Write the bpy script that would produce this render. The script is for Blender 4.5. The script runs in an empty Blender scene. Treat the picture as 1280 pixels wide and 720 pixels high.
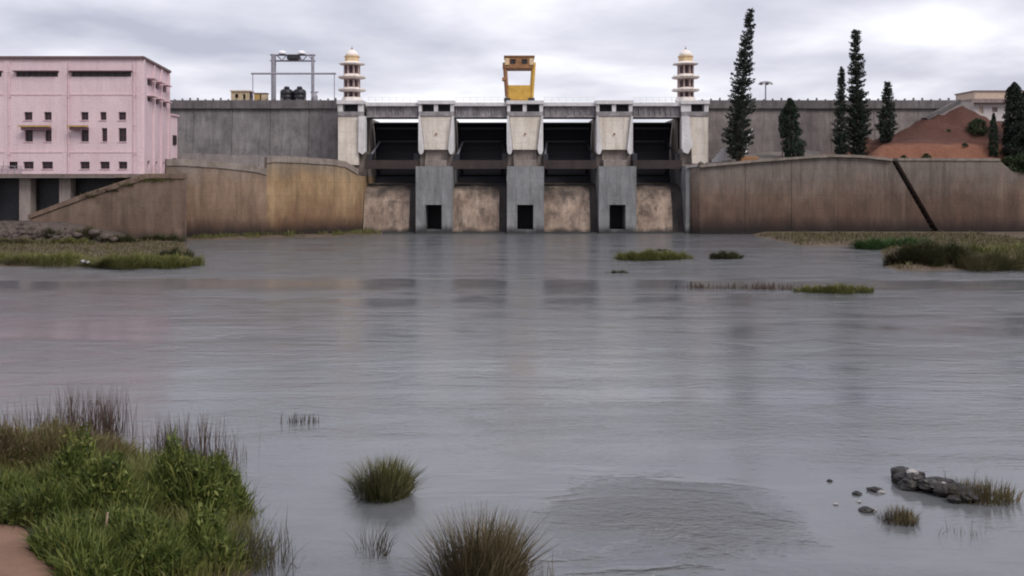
import bpy, math, random
import numpy as np
from mathutils import noise as mnoise, Vector

random.seed(7)
RNG = np.random.default_rng(11)
R = math.radians
scene = bpy.context.scene
C = scene.collection

# ------------------------------------------------------------------ camera
EYE = 7.8
F = 1150.0            # focal length in photo pixels (1280 wide)
HZ = 222.0            # photo row of the eye level
cam_d = bpy.data.cameras.new('camera')
cam_d.sensor_width = 36.0
cam_d.lens = F / 1280.0 * 36.0
cam_d.shift_y = -(360.0 - HZ) / 1280.0
cam_d.clip_end = 6000
cam = bpy.data.objects.new('camera', cam_d)
cam.location = (0, 0, EYE)
cam.rotation_euler = (R(90), 0, 0)
C.objects.link(cam)
scene.camera = cam

# ------------------------------------------------------------------ sky + sun
SUN_EL, SUN_AZ = 46.0, 138.0
w = bpy.data.worlds.new('World')
scene.world = w
w.use_nodes = True
nt = w.node_tree
nt.nodes.clear()
def N(t, typ, **kw):
    n = t.nodes.new(typ)
    for k, v in kw.items():
        setattr(n, k, v)
    return n
def setin(n, **kw):
    for k, v in kw.items():
        n.inputs[k.replace('_', ' ')].default_value = v
out = N(nt, 'ShaderNodeOutputWorld')
bg = N(nt, 'ShaderNodeBackground')
bg.inputs['Strength'].default_value = 0.1
sky = N(nt, 'ShaderNodeTexSky', sky_type='NISHITA')
sky.sun_disc = False
sky.sun_elevation = R(SUN_EL)
sky.sun_rotation = R(SUN_AZ)
sky.dust_density = 3.0
tc = N(nt, 'ShaderNodeTexCoord')
sep = N(nt, 'ShaderNodeSeparateXYZ')
nt.links.new(tc.outputs['Generated'], sep.inputs[0])
zc = N(nt, 'ShaderNodeMath', operation='ADD'); zc.inputs[1].default_value = 0.16
zm = N(nt, 'ShaderNodeMath', operation='MAXIMUM'); zm.inputs[1].default_value = 0.05
nt.links.new(sep.outputs[2], zc.inputs[0]); nt.links.new(zc.outputs[0], zm.inputs[0])
dx = N(nt, 'ShaderNodeMath', operation='DIVIDE'); dy = N(nt, 'ShaderNodeMath', operation='DIVIDE')
nt.links.new(sep.outputs[0], dx.inputs[0]); nt.links.new(zm.outputs[0], dx.inputs[1])
nt.links.new(sep.outputs[1], dy.inputs[0]); nt.links.new(zm.outputs[0], dy.inputs[1])
cmb = N(nt, 'ShaderNodeCombineXYZ')
nt.links.new(dx.outputs[0], cmb.inputs[0]); nt.links.new(dy.outputs[0], cmb.inputs[1])
n1 = N(nt, 'ShaderNodeTexNoise'); setin(n1, Scale=0.80, Detail=6.0, Roughness=0.50, Distortion=0.2)
mp = N(nt, 'ShaderNodeMapping'); mp.inputs['Location'].default_value = (5.1, 9.2, 0.0)
nt.links.new(cmb.outputs[0], mp.inputs[0]); nt.links.new(mp.outputs[0], n1.inputs['Vector'])
cr = N(nt, 'ShaderNodeValToRGB')
e = cr.color_ramp.elements
e[0].position = 0.37; e[0].color = (0.39, 0.395, 0.475, 1)
e[1].position = 0.62; e[1].color = (0.86, 0.85, 0.89, 1)
m_ = cr.color_ramp.elements.new(0.5); m_.color = (0.60, 0.598, 0.668, 1)
nt.links.new(n1.outputs[0], cr.inputs[0])
sc10 = N(nt, 'ShaderNodeMix', data_type='RGBA', blend_type='MULTIPLY')
sc10.inputs[0].default_value = 1.0
nt.links.new(cr.outputs[0], sc10.inputs[6]); sc10.inputs[7].default_value = (9.6, 9.6, 9.6, 1)
mixs = N(nt, 'ShaderNodeMix', data_type='RGBA')
mixs.inputs[0].default_value = 0.9
nt.links.new(sky.outputs[0], mixs.inputs[6]); nt.links.new(sc10.outputs[2], mixs.inputs[7])
nt.links.new(mixs.outputs[2], bg.inputs[0]); nt.links.new(bg.outputs[0], out.inputs[0])

sd = bpy.data.lights.new('sun', 'SUN')
sd.energy = 1.5; sd.angle = R(25); sd.color = (1.0, 0.95, 0.89)
so = bpy.data.objects.new('sun', sd)
C.objects.link(so)
az, el = R(SUN_AZ), R(SUN_EL)
sv = Vector((math.sin(az) * math.cos(el), math.cos(az) * math.cos(el), math.sin(el)))
so.rotation_euler = (-sv).to_track_quat('-Z', 'Y').to_euler()
so.location = sv * 200

vs = scene.view_settings
vs.view_transform = 'Standard'; vs.look = 'None'; vs.gamma = 1.0; vs.use_curve_mapping = False
vs.exposure = 0.52
scene.cycles.filter_width = 2.0

# ------------------------------------------------------------------ helpers
def PX(x, Y): return (x - 640.0) / F * Y          # photo column measured at distance Y -> metres
def PZ(y, Y): return EYE - (y - HZ) / F * Y       # photo row measured at distance Y -> metres
def lerp(a, b, t): return a + (b - a) * t
def sstep(t):
    t = max(0.0, min(1.0, t)); return t * t * (3 - 2 * t)
def interp(x, xs, ys): return float(np.interp(x, xs, ys))

class MB:
    def __init__(s): s.v = []; s.f = []
    def add(s, vs_, fs):
        o = len(s.v); s.v += [tuple(p) for p in vs_]; s.f += [tuple(i + o for i in q) for q in fs]; return s
    def box(s, x0, x1, y0, y1, z0, z1):
        return s.add([(x0,y0,z0),(x1,y0,z0),(x1,y1,z0),(x0,y1,z0),(x0,y0,z1),(x1,y0,z1),(x1,y1,z1),(x0,y1,z1)],
                     [(0,3,2,1),(4,5,6,7),(0,1,5,4),(1,2,6,5),(2,3,7,6),(3,0,4,7)])
    def prism_xz(s, poly, y0, y1):           # polygon counter-clockwise seen from -Y (x right, z up)
        n = len(poly)
        return s.add([(x, y0, z) for x, z in poly] + [(x, y1, z) for x, z in poly],
                     [tuple(range(n)), tuple(range(2*n-1, n-1, -1))] + [(i, i+n, (i+1)%n+n, (i+1)%n) for i in range(n)])
    def prism_yz(s, poly, x0, x1):
        n = len(poly)
        return s.add([(x0, y, z) for y, z in poly] + [(x1, y, z) for y, z in poly],
                     [tuple(range(n-1, -1, -1)), tuple(range(n, 2*n))] + [(i, (i+1)%n, (i+1)%n+n, i+n) for i in range(n)])
    def tube(s, path, rad, n=6):
        path = [Vector(p) for p in path]
        rads = rad if isinstance(rad, (list, tuple)) else [rad]*len(path)
        o = len(s.v)
        for i, p in enumerate(path):
            d = (path[min(i+1, len(path)-1)] - path[max(i-1, 0)]).normalized()
            u = d.cross(Vector((0,0,1)) if abs(d.z) < .9 else Vector((1,0,0))).normalized(); v = d.cross(u)
            for k in range(n):
                a = 2*math.pi*k/n
                s.v.append(tuple(p + (u*math.cos(a) + v*math.sin(a))*rads[i]))
        for i in range(len(path)-1):
            for k in range(n):
                s.f.append((o+i*n+k, o+i*n+(k+1)%n, o+(i+1)*n+(k+1)%n, o+(i+1)*n+k))
        s.f.append(tuple(o+k for k in range(n))[::-1]); s.f.append(tuple(o+(len(path)-1)*n+k for k in range(n)))
        return s
    def bar(s, a, b, t): return s.tube([a, b], t*.7071, 4)
    def lathe(s, prof, c, n=8, rot=0.0):      # prof [(r,z)], about a vertical axis through c
        o = len(s.v)
        for r_, z in prof:
            for k in range(n):
                a = 2*math.pi*(k+rot)/n
                s.v.append((c[0]+r_*math.cos(a), c[1]+r_*math.sin(a), c[2]+z))
        for i in range(len(prof)-1):
            for k in range(n):
                s.f.append((o+i*n+k, o+i*n+(k+1)%n, o+(i+1)*n+(k+1)%n, o+(i+1)*n+k))
        s.f.append(tuple(o+k for k in range(n))[::-1]); s.f.append(tuple(o+(len(prof)-1)*n+k for k in range(n)))
        return s
    def wall(s, T, u0, u1, z0, z1, d, holes):   # wall with rectangular openings; T(u, depth, z) -> point
        us = sorted({u0, u1} | {h[0] for h in holes} | {h[1] for h in holes})
        zs = sorted({z0, z1} | {h[2] for h in holes} | {h[3] for h in holes})
        def q(pts):
            o = len(s.v); s.v += [tuple(T(*p)) for p in pts]; s.f.append((o, o+1, o+2, o+3))
        for i in range(len(us)-1):
            for j in range(len(zs)-1):
                a, b, c, e_ = us[i], us[i+1], zs[j], zs[j+1]
                mu, mz = (a+b)/2, (c+e_)/2
                if any(h[0] < mu < h[1] and h[2] < mz < h[3] for h in holes): continue
                q([(a,0,c),(b,0,c),(b,0,e_),(a,0,e_)])
                q([(b,d,c),(a,d,c),(a,d,e_),(b,d,e_)])
        for a, b, c, e_ in holes:
            q([(a,0,c),(a,d,c),(b,d,c),(b,0,c)]); q([(a,0,e_),(b,0,e_),(b,d,e_),(a,d,e_)])
            q([(a,0,c),(a,0,e_),(a,d,e_),(a,d,c)]); q([(b,0,c),(b,d,c),(b,d,e_),(b,0,e_)])
        q([(u0,0,z0),(u0,0,z1),(u0,d,z1),(u0,d,z0)]); q([(u1,0,z0),(u1,d,z0),(u1,d,z1),(u1,0,z1)])
        q([(u0,0,z1),(u1,0,z1),(u1,d,z1),(u0,d,z1)]); q([(u0,0,z0),(u0,d,z0),(u1,d,z0),(u1,0,z0)])
        return s
    def build(s, name, mat, parent=None, smooth=False, bevel=0.0, kind=None):
        me = bpy.data.meshes.new(name)
        me.from_pydata(s.v, [], s.f); me.validate()
        if mat: me.materials.append(mat)
        if smooth: me.polygons.foreach_set('use_smooth', [True]*len(me.polygons))
        o = bpy.data.objects.new(name, me); C.objects.link(o)
        if bevel:
            b = o.modifiers.new('bevel', 'BEVEL'); b.width = bevel; b.segments = 2; b.limit_method = 'ANGLE'
        if parent is not None:
            o.parent = parent
            o.matrix_parent_inverse = parent.matrix_basis.inverted()
        if kind: o['kind'] = kind
        return o

def tag(o, label=None, cat=None, group=None, kind=None):
    if label: o['label'] = label
    if cat: o['category'] = cat
    if group: o['group'] = group
    if kind: o['kind'] = kind
    return o
def thing(name, label, cat, loc, group=None):
    o = bpy.data.objects.new(name, None); o.empty_display_size = .3
    o.location = loc; C.objects.link(o)
    return tag(o, label, cat, group)
def copy_tree(o, parent=None):
    c = o.copy(); C.objects.link(c)
    if parent is not None:
        c.parent = parent; c.matrix_parent_inverse = o.matrix_parent_inverse.copy()
    for ch in list(o.children): copy_tree(ch, c)
    return c

# ------------------------------------------------------------------ materials
def newmat(name):
    m = bpy.data.materials.new(name); m.use_nodes = True
    t = m.node_tree; p = t.nodes['Principled BSDF']
    return m, t, p
def ramp(t, pts):
    r = N(t, 'ShaderNodeValToRGB'); el_ = r.color_ramp.elements
    for i, (pos, col) in enumerate(pts):
        x = el_[i] if i < 2 else el_.new(pos)
        x.position = pos; x.color = (*col, 1)
    return r
def noise_n(t, vec, scale, detail=4.0, rough=.55, mapscale=None, loc=(0,0,0), dist=0.0):
    n = N(t, 'ShaderNodeTexNoise'); setin(n, Scale=scale, Detail=detail, Roughness=rough, Distortion=dist)
    if mapscale:
        m = N(t, 'ShaderNodeMapping'); m.inputs['Scale'].default_value = mapscale; m.inputs['Location'].default_value = loc
        t.links.new(vec, m.inputs[0]); vec = m.outputs[0]
    t.links.new(vec, n.inputs['Vector']); return n
def mixc(t, fac, a, b, blend='MIX'):
    n = N(t, 'ShaderNodeMix', data_type='RGBA', blend_type=blend)
    for sock, v in ((0, fac), (6, a), (7, b)):
        if isinstance(v, (int, float)): n.inputs[sock].default_value = v
        elif isinstance(v, tuple): n.inputs[sock].default_value = (*v, 1)
        else: t.links.new(v, n.inputs[sock])
    return n.outputs[2]
def maprange(t, val, a, b, c=0.0, d=1.0):
    n = N(t, 'ShaderNodeMapRange'); n.inputs[1].default_value = a; n.inputs[2].default_value = b
    n.inputs[3].default_value = c; n.inputs[4].default_value = d
    t.links.new(val, n.inputs[0]); return n.outputs[0]
def math_n(t, op, a, b):
    n = N(t, 'ShaderNodeMath', operation=op)
    for i, v in enumerate((a, b)):
        if isinstance(v, (int, float)): n.inputs[i].default_value = v
        else: t.links.new(v, n.inputs[i])
    return n.outputs[0]

def concrete(name, cols, streak=(.10, .09, .08), streak_amt=.6, mud=None, mud_z=(0, 6), mud_amt=.8, tide=None, tide_z=.9,
             top=None, top_z=(8, 10), rough=.9, scale=.16, grime=0.0, mottle=.55, lift=0.0):
    m, t, p = newmat(name)
    co = N(t, 'ShaderNodeTexCoord').outputs['Object']
    big = noise_n(t, co, scale, 6, .62)
    col = ramp(t, [(.32, cols[0]), (.68, cols[1])])
    t.links.new(big.outputs[0], col.inputs[0]); c = col.outputs[0]
    sz = N(t, 'ShaderNodeSeparateXYZ'); t.links.new(co, sz.inputs[0]); z = sz.outputs[2]
    if top:
        n_ = noise_n(t, co, .35, 4)
        zz = math_n(t, 'ADD', z, math_n(t, 'MULTIPLY', math_n(t, 'SUBTRACT', n_.outputs[0], .5), 5.0))
        c = mixc(t, maprange(t, zz, top_z[0], top_z[1]), c, top)
    if mud:
        n_ = noise_n(t, co, .22, 5, .6, (1, 1, .5), (3, 7, 1))
        zz = math_n(t, 'ADD', z, math_n(t, 'MULTIPLY', math_n(t, 'SUBTRACT', n_.outputs[0], .5), 7.0))
        c = mixc(t, maprange(t, zz, mud_z[1], mud_z[0], 0, mud_amt), c, mud)
    mot = noise_n(t, co, .75, 8, .74, (1.3, 1.3, .42), (0, 0, 0), .3)
    c = mixc(t, maprange(t, mot.outputs[0], .36, .64, 0, 1), mixc(t, mottle, c, mixc(t, 1.0, c, (.58, .55, .53), 'MULTIPLY')), mixc(t, mottle, c, mixc(t, 1.0, c, (1.35, 1.33, 1.30), 'MULTIPLY')))
    st = noise_n(t, co, 1.0, 7, .7, (1.5, 1.5, .075))
    s1 = maprange(t, st.outputs[0], .5, .78, 0, streak_amt)
    c = mixc(t, s1, c, streak)
    st2 = noise_n(t, co, 1.0, 4, .6, (.55, .55, .05), (20, 5, 2))
    c = mixc(t, maprange(t, st2.outputs[0], .55, .75, 0, streak_amt*.3), c, tuple(min(.8, v*1.9) for v in cols[1]))
    if grime:
        g = noise_n(t, co, .5, 6, .7, None)
        c = mixc(t, maprange(t, g.outputs[0], .5, .66, 0, grime), c, streak)
    if tide:
        n_ = noise_n(t, co, .6, 4, .6, (1, 1, .3))
        zz = math_n(t, 'ADD', z, math_n(t, 'MULTIPLY', math_n(t, 'SUBTRACT', n_.outputs[0], .5), 1.6))
        c = mixc(t, maprange(t, zz, tide_z*1.7, tide_z*.4, 0, .92), c, tide)
    fine = noise_n(t, co, 5.0, 6, .65)
    if lift:
        zj = math_n(t, 'ADD', z, math_n(t, 'MULTIPLY', big.outputs[0], .12))
        ln = maprange(t, math_n(t, 'FRACT', math_n(t, 'DIVIDE', zj, lift), 0.0), .045, .0, 0, 1)
        c = mixc(t, math_n(t, 'MULTIPLY', ln, maprange(t, mot.outputs[0], .35, .6, .05, .55)), c, streak)
    c = mixc(t, .5, c, mixc(t, fine.outputs[0], (.45, .45, .45), (1.0, 1.0, 1.0)), 'MULTIPLY')
    t.links.new(c, p.inputs['Base Color'])
    p.inputs['Roughness'].default_value = rough
    bp = N(t, 'ShaderNodeBump'); setin(bp, Strength=.7, Distance=.12)
    t.links.new(fine.outputs[0], bp.inputs['Height']); t.links.new(bp.outputs[0], p.inputs['Normal'])
    return m

def plain(name, col, rough=.7, var=.25, scale=2.0, metallic=0.0):
    m, t, p = newmat(name)
    co = N(t, 'ShaderNodeTexCoord').outputs['Object']
    n = noise_n(t, co, scale, 5, .6)
    c = ramp(t, [(.3, tuple(v*(1-var) for v in col)), (.72, tuple(min(1, v*(1+var)) for v in col))])
    t.links.new(n.outputs[0], c.inputs[0]); t.links.new(c.outputs[0], p.inputs['Base Color'])
    p.inputs['Roughness'].default_value = rough; p.inputs['Metallic'].default_value = metallic
    return m

def foliage(name, cols, rough=.6, trans=.15, clump=None):
    m, t, p = newmat(name)
    g = N(t, 'ShaderNodeNewGeometry')
    pts = [(i/(len(cols)-1), c) for i, c in enumerate(cols)]
    r_ = ramp(t, [pts[0], pts[-1]] + pts[1:-1])
    t.links.new(g.outputs['Random Per Island'], r_.inputs[0]); c = r_.outputs[0]
    co = N(t, 'ShaderNodeTexCoord').outputs['Object']
    n = noise_n(t, co, clump or .9, 3)
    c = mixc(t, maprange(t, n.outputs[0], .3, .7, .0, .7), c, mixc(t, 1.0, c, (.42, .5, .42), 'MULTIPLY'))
    t.links.new(c, p.inputs['Base Color']); p.inputs['Roughness'].default_value = rough
    p.inputs['Specular IOR Level'].default_value = .25
    if trans:
        tr = N(t, 'ShaderNodeBsdfTranslucent'); t.links.new(c, tr.inputs[0])
        mx = N(t, 'ShaderNodeMixShader'); mx.inputs[0].default_value = trans
        o_ = t.nodes['Material Output']
        t.links.new(p.outputs[0], mx.inputs[1]); t.links.new(tr.outputs[0], mx.inputs[2]); t.links.new(mx.outputs[0], o_.inputs[0])
    return m

M = {}
M['dam_grey'] = concrete('dam_grey_concrete', lift=1.5, cols=[(.15, .144, .15), (.275, .262, .266)], streak=(.06, .057, .06), streak_amt=.7, scale=.2, grime=.4)
M['dam_brown'] = concrete('dam_brown_concrete', lift=1.5, cols=[(.17, .148, .142), (.28, .25, .242)], streak=(.085, .072, .07), streak_amt=.6, scale=.2, grime=.25)
M['parapet'] = concrete('parapet_concrete', [(.12, .11, .115), (.19, .175, .18)], (.06, .055, .055), .7, scale=.5)
M['pier_low'] = concrete('pier_concrete', lift=1.55, cols=[(.165, .172, .182), (.32, .325, .335)], streak=(.07, .068, .07), streak_amt=.75, grime=.35, tide=(.03, .028, .028), tide_z=.7, scale=.25)
M['cream'] = concrete('cream_wash', lift=1.6, cols=[(.66, .585, .50), (.82, .76, .69)], streak=(.24, .18, .13), streak_amt=.7, scale=.45, rough=.85, mottle=.3)
M['whitewash'] = concrete('white_wash', [(.62, .60, .61), (.78, .76, .77)], (.25, .22, .2), .5, scale=.5, mottle=.25)
M['pier_recess'] = concrete('pier_stained', [(.20, .165, .145), (.32, .28, .26)], (.08, .06, .05), .7, scale=.6)
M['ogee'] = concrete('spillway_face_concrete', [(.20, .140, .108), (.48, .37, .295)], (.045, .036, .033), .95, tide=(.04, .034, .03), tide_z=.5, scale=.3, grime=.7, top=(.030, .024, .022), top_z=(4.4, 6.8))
M['ogee_dark'] = concrete('spillway_dark_concrete', [(.03, .025, .025), (.07, .058, .055)], (.02, .018, .018), .6, scale=.4)
M['wall_ochre'] = concrete('wing_wall_ochre', lift=1.8, cols=[(.27, .170, .088), (.41, .285, .165)], streak=(.10, .065, .042), streak_amt=.75, mud=(.120, .048, .026), mud_z=(0, 6.5), mud_amt=.9, tide=(.012, .009, .008), tide_z=1.5, top=(.24, .195, .15), top_z=(7.6, 10))
M['wall_brown'] = concrete('wing_wall_brown', lift=1.8, cols=[(.22, .148, .10), (.32, .225, .165)], streak=(.085, .058, .042), streak_amt=.75, mud=(.095, .042, .026), mud_z=(0, 6), mud_amt=.9, tide=(.012, .009, .008), tide_z=1.5, top=(.22, .18, .155), top_z=(6.5, 9.5))
M['wall_right'] = concrete('wing_wall_right', lift=1.8, cols=[(.115, .076, .056), (.20, .138, .105)], streak=(.055, .038, .032), streak_amt=.85, mud=(.072, .031, .022), mud_z=(0, 6), mud_amt=.9, tide=(.011, .0085, .008), tide_z=1.45, top=(.20, .172, .155), top_z=(5.0, 9.5))
M['ramp'] = concrete('ramp_wall_brown', lift=1.6, cols=[(.15, .10, .075), (.235, .17, .13)], streak=(.07, .05, .04), streak_amt=.7, mud=(.11, .062, .042), mud_z=(-.5, 5), tide=(.03, .024, .02), tide_z=.8, grime=.5)
M['coping'] = concrete('coping_concrete', [(.20, .165, .14), (.31, .265, .235)], (.10, .08, .065), .5, scale=.8)
M['lavender'] = concrete('terrace_wall', [(.24, .22, .22), (.32, .29, .29)], (.15, .13, .13), .4)
M['girder'] = concrete('girder_concrete', [(.20, .188, .20), (.37, .345, .36)], (.07, .063, .068), .8, scale=1.2)
M['deck'] = concrete('deck_concrete', [(.60, .58, .59), (.74, .72, .73)], (.3, .27, .27), .3, scale=.7, mottle=.2)
M['walk_beam'] = concrete('walkway_beam', [(.034, .024, .022), (.058, .042, .038)], (.02, .03, .03), .5)
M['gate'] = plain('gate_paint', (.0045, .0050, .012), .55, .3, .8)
M['gate_arm_lit'] = plain('gate_arm_lit_paint', (.22, .22, .25), .6, .3)  # sunlit tone of an arm, put into the colour
M['dark'] = plain('dark_steel', (.02, .02, .026), .6)
M['dark_void'] = plain('dark_weathered', (.065, .050, .044), .9, .4)
M['pink'] = concrete('pink_paint', [(.74, .555, .60), (.81, .63, .675)], (.50, .35, .385), .45, scale=.25, rough=.8, mottle=.12)
M['pink_trim'] = plain('pink_trim', (.66, .475, .52), .8, .15)
M['roof_brown'] = plain('roof_edge', (.135, .08, .085), .8)
M['shade_maroon'] = plain('window_hood_maroon', (.10, .05, .065), .8)
M['glass'] = plain('window_glass', (.016, .008, .012), .3, .3)
M['platform'] = concrete('platform_concrete', [(.16, .12, .11), (.24, .19, .17)], (.08, .06, .055), .7)
M['column'] = concrete('column_concrete', [(.24, .2, .185), (.34, .29, .27)], (.13, .1, .09), .5)
M['ochre_paint'] = plain('ochre_paint', (.40, .26, .09), .7, .3)
M['yellow'] = plain('yellow_crane_paint', (.56, .33, .055), .5, .22, 1.2)
M['yellow_dark'] = plain('rusty_crane_paint', (.26, .125, .05), .6, .35)
M['tower_wall'] = plain('tower_wall', (.37, .28, .265), .85, .25)
M['tower_eave'] = plain('tower_eave', (.70, .62, .57), .8, .2)
M['tower_cream'] = plain('tower_cream', (.62, .46, .27), .8, .15)
M['tower_white'] = plain('tower_white', (.76, .70, .66), .8, .1)
M['tower_dark'] = plain('tower_dark', (.055, .032, .045), .9)
M['steel'] = plain('grey_steel', (.27, .26, .30), .5, .2)
M['white_paint'] = plain('white_paint', (.8, .8, .82), .6, .05)
M['tank'] = plain('black_plastic', (.012, .011, .016), .45, .3)
M['hut'] = plain('hut_cream', (.45, .36, .24), .85)
M['house_wall'] = plain('house_white', (.52, .48, .48), .85, .1)
M['house_cream'] = plain('house_cream', (.50, .39, .31), .85, .1)
M['house_eave'] = plain('house_eave', (.24, .185, .175), .85, .2)
M['bark'] = plain('bark', (.075, .055, .045), .9, .35, 3)
M['rock'] = plain('wet_rock', (.013, .0095, .0085), .5, .7, 6)
M['pale_stone'] = plain('pale_stone', (.30, .28, .275), .7, .25, 4)
M['rubble'] = plain('rubble_stone', (.080, .060, .052), .9, .45, 1.5)
M['wood'] = plain('stake_wood', (.32, .25, .17), .85, .3, 6)
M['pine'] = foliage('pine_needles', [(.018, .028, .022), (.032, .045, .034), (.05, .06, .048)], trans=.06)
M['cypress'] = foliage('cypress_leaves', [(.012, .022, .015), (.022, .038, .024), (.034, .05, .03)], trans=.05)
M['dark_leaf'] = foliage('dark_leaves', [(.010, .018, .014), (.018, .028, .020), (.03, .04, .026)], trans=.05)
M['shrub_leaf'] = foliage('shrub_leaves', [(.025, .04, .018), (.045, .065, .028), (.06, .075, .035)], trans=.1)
M['grass_olive'] = foliage('olive_grass', [(.095, .105, .028), (.155, .155, .046), (.21, .18, .075)], clump=.6)
M['grass_far'] = foliage('far_grass', [(.085, .080, .032), (.125, .11, .05), (.165, .125, .072)], clump=.5)
M['grass_green'] = foliage('green_weeds', [(.034, .054, .013), (.105, .138, .030), (.26, .265, .080)], clump=1.6, trans=.2)
M['grass_dry'] = foliage('dry_grass', [(.10, .068, .036), (.16, .115, .06), (.12, .12, .045)], clump=1.2)
M['tussock'] = foliage('tussock_blades', [(.034, .038, .014), (.105, .105, .040), (.26, .225, .115)], clump=2.0)
M['tussock_brown'] = foliage('brown_blades', [(.038, .028, .016), (.115, .088, .045), (.29, .23, .14)], clump=2.0)
M['reed'] = foliage('reed_stems', [(.06, .05, .04), (.10, .08, .065), (.075, .075, .045)], clump=2.0, trans=.05)
M['reed_red'] = foliage('reddish_reeds', [(.07, .040, .036), (.12, .07, .06), (.085, .07, .045)], clump=2.0, trans=.05)
M['far_dark'] = foliage('dark_bush', [(.030, .036, .015), (.06, .06, .026), (.085, .072, .038)], clump=.7)
M['far_green'] = foliage('bright_bush', [(.035, .075, .02), (.06, .11, .03), (.075, .11, .045)], clump=.7)

def earth(name, a, b, sc=.5):
    m, t, p = newmat(name)
    co = N(t, 'ShaderNodeTexCoord').outputs['Object']
    n = noise_n(t, co, sc, 7, .65); c = ramp(t, [(.3, a), (.7, b)])
    t.links.new(n.outputs[0], c.inputs[0]); t.links.new(c.outputs[0], p.inputs['Base Color'])
    p.inputs['Roughness'].default_value = .95
    f = noise_n(t, co, 6, 6, .7); bp = N(t, 'ShaderNodeBump'); setin(bp, Strength=.8, Distance=.12)
    t.links.new(f.outputs[0], bp.inputs['Height']); t.links.new(bp.outputs[0], p.inputs['Normal'])
    return m
M['mud'] = earth('river_mud', (.07, .048, .032), (.125, .09, .062), .4)
M['path'] = earth('path_earth', (.19, .105, .07), (.29, .17, .115), .8)
M['gravel'] = earth('terrace_gravel', (.17, .145, .135), (.27, .235, .22), .5)

# red embankment / grey terrace: one soil sheet whose own colour changes from gravel to laterite
m, t, p = newmat('laterite_soil')
co = N(t, 'ShaderNodeTexCoord').outputs['Object']
s_ = N(t, 'ShaderNodeSeparateXYZ'); t.links.new(co, s_.inputs[0])
n_ = noise_n(t, co, .3, 6, .6)
cA = ramp(t, [(.3, (.070, .027, .019)), (.7, (.122, .049, .034))]); t.links.new(n_.outputs[0], cA.inputs[0])
cB = ramp(t, [(.3, (.185, .075, .046)), (.7, (.27, .122, .077))]); t.links.new(n_.outputs[0], cB.inputs[0])
zz = math_n(t, 'ADD', s_.outputs[2], math_n(t, 'MULTIPLY', math_n(t, 'SUBTRACT', n_.outputs[0], .5), 1.2))
soil = mixc(t, maprange(t, zz, 12.35, 12.8), cB.outputs[0], cA.outputs[0])
cG = ramp(t, [(.3, (.16, .135, .125)), (.7, (.26, .225, .21))]); t.links.new(n_.outputs[0], cG.inputs[0])
xx = math_n(t, 'ADD', s_.outputs[0], math_n(t, 'MULTIPLY', math_n(t, 'SUBTRACT', n_.outputs[0], .5), 8.0))
col = mixc(t, maprange(t, xx, 45, 50), cG.outputs[0], soil)
t.links.new(col, p.inputs['Base Color']); p.inputs['Roughness'].default_value = .95
fn = noise_n(t, co, 2.5, 7, .7); bp = N(t, 'ShaderNodeBump'); setin(bp, Strength=1.0, Distance=.4)
t.links.new(fn.outputs[0], bp.inputs['Height']); t.links.new(bp.outputs[0], p.inputs['Normal'])
M['laterite'] = m

# water: murky grey river, wind ripples whose strength changes in patches and streaks
m, t, p = newmat('river_water')
co = N(t, 'ShaderNodeTexCoord').outputs['Object']
r1 = noise_n(t, co, 1.0, 5, .6, (1.9, 3.6, 1))
r2 = noise_n(t, co, 1.0, 4, .55, (5.5, 11, 1), (4, 9, 0))
r3 = noise_n(t, co, 1.0, 3, .5, (.10, .34, 1), (8, 2, 0))
pat = noise_n(t, co, 1.0, 5, .62, (.030, .20, 1), (1.5, 3.2, 0), .8)
pat2 = noise_n(t, co, 1.0, 4, .6, (.22, .42, 1), (6, 1, 0), 1.0)
amp = math_n(t, 'MULTIPLY', maprange(t, pat.outputs[0], .36, .64, .22, 1.25), maprange(t, pat2.outputs[0], .35, .68, .5, 1.5))
h = math_n(t, 'ADD', math_n(t, 'MULTIPLY', r1.outputs[0], .040), math_n(t, 'MULTIPLY', r2.outputs[0], .022))
sy = N(t, 'ShaderNodeSeparateXYZ'); t.links.new(co, sy.inputs[0])
wy = math_n(t, 'ADD', sy.outputs[1], math_n(t, 'MULTIPLY', math_n(t, 'SUBTRACT', r3.outputs[0], .5), 5.0))
lane = N(t, 'ShaderNodeFloatCurve')           # wind lanes across the river: calm strip near 66 m, rough water beyond
cv = lane.mapping.curves[0]
for i_, (a_, b_) in enumerate(((0, .20), (.16, .20), (.26, .20), (.40, .24), (.505, .30), (.532, .045), (.552, .045), (.585, 1.0), (1, 1.0))):
    if i_ in (0, 1): cv.points[i_].location = (a_, b_)
    else: cv.points.new(a_, b_)
lane.mapping.update()
t.links.new(math_n(t, 'DIVIDE', wy, 124.0), lane.inputs['Value'])
amp = math_n(t, 'MULTIPLY', amp, math_n(t, 'MULTIPLY', lane.outputs[0], 2.6))
# riffle over a shallow bar off the near bank
gx = math_n(t, 'DIVIDE', math_n(t, 'SUBTRACT', math_n(t, 'ADD', sy.outputs[0], math_n(t, 'MULTIPLY', pat.outputs[0], 5.0)), 5.3), 2.0)
gy = math_n(t, 'DIVIDE', math_n(t, 'SUBTRACT', math_n(t, 'ADD', sy.outputs[1], math_n(t, 'MULTIPLY', pat2.outputs[0], 6.5)), 24.2), 1.7)
gd = math_n(t, 'ADD', math_n(t, 'MULTIPLY', gx, gx), math_n(t, 'MULTIPLY', gy, gy))
amp = math_n(t, 'ADD', amp, math_n(t, 'MULTIPLY', maprange(t, gd, 2.8, .0, 0.0, 3.6), maprange(t, pat2.outputs[0], .38, .6, .25, 1.1)))
h = math_n(t, 'MULTIPLY', h, amp)
h = math_n(t, 'ADD', h, math_n(t, 'MULTIPLY', r3.outputs[0], .03))
bp = N(t, 'ShaderNodeBump'); setin(bp, Strength=1.0, Distance=1.0)
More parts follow.
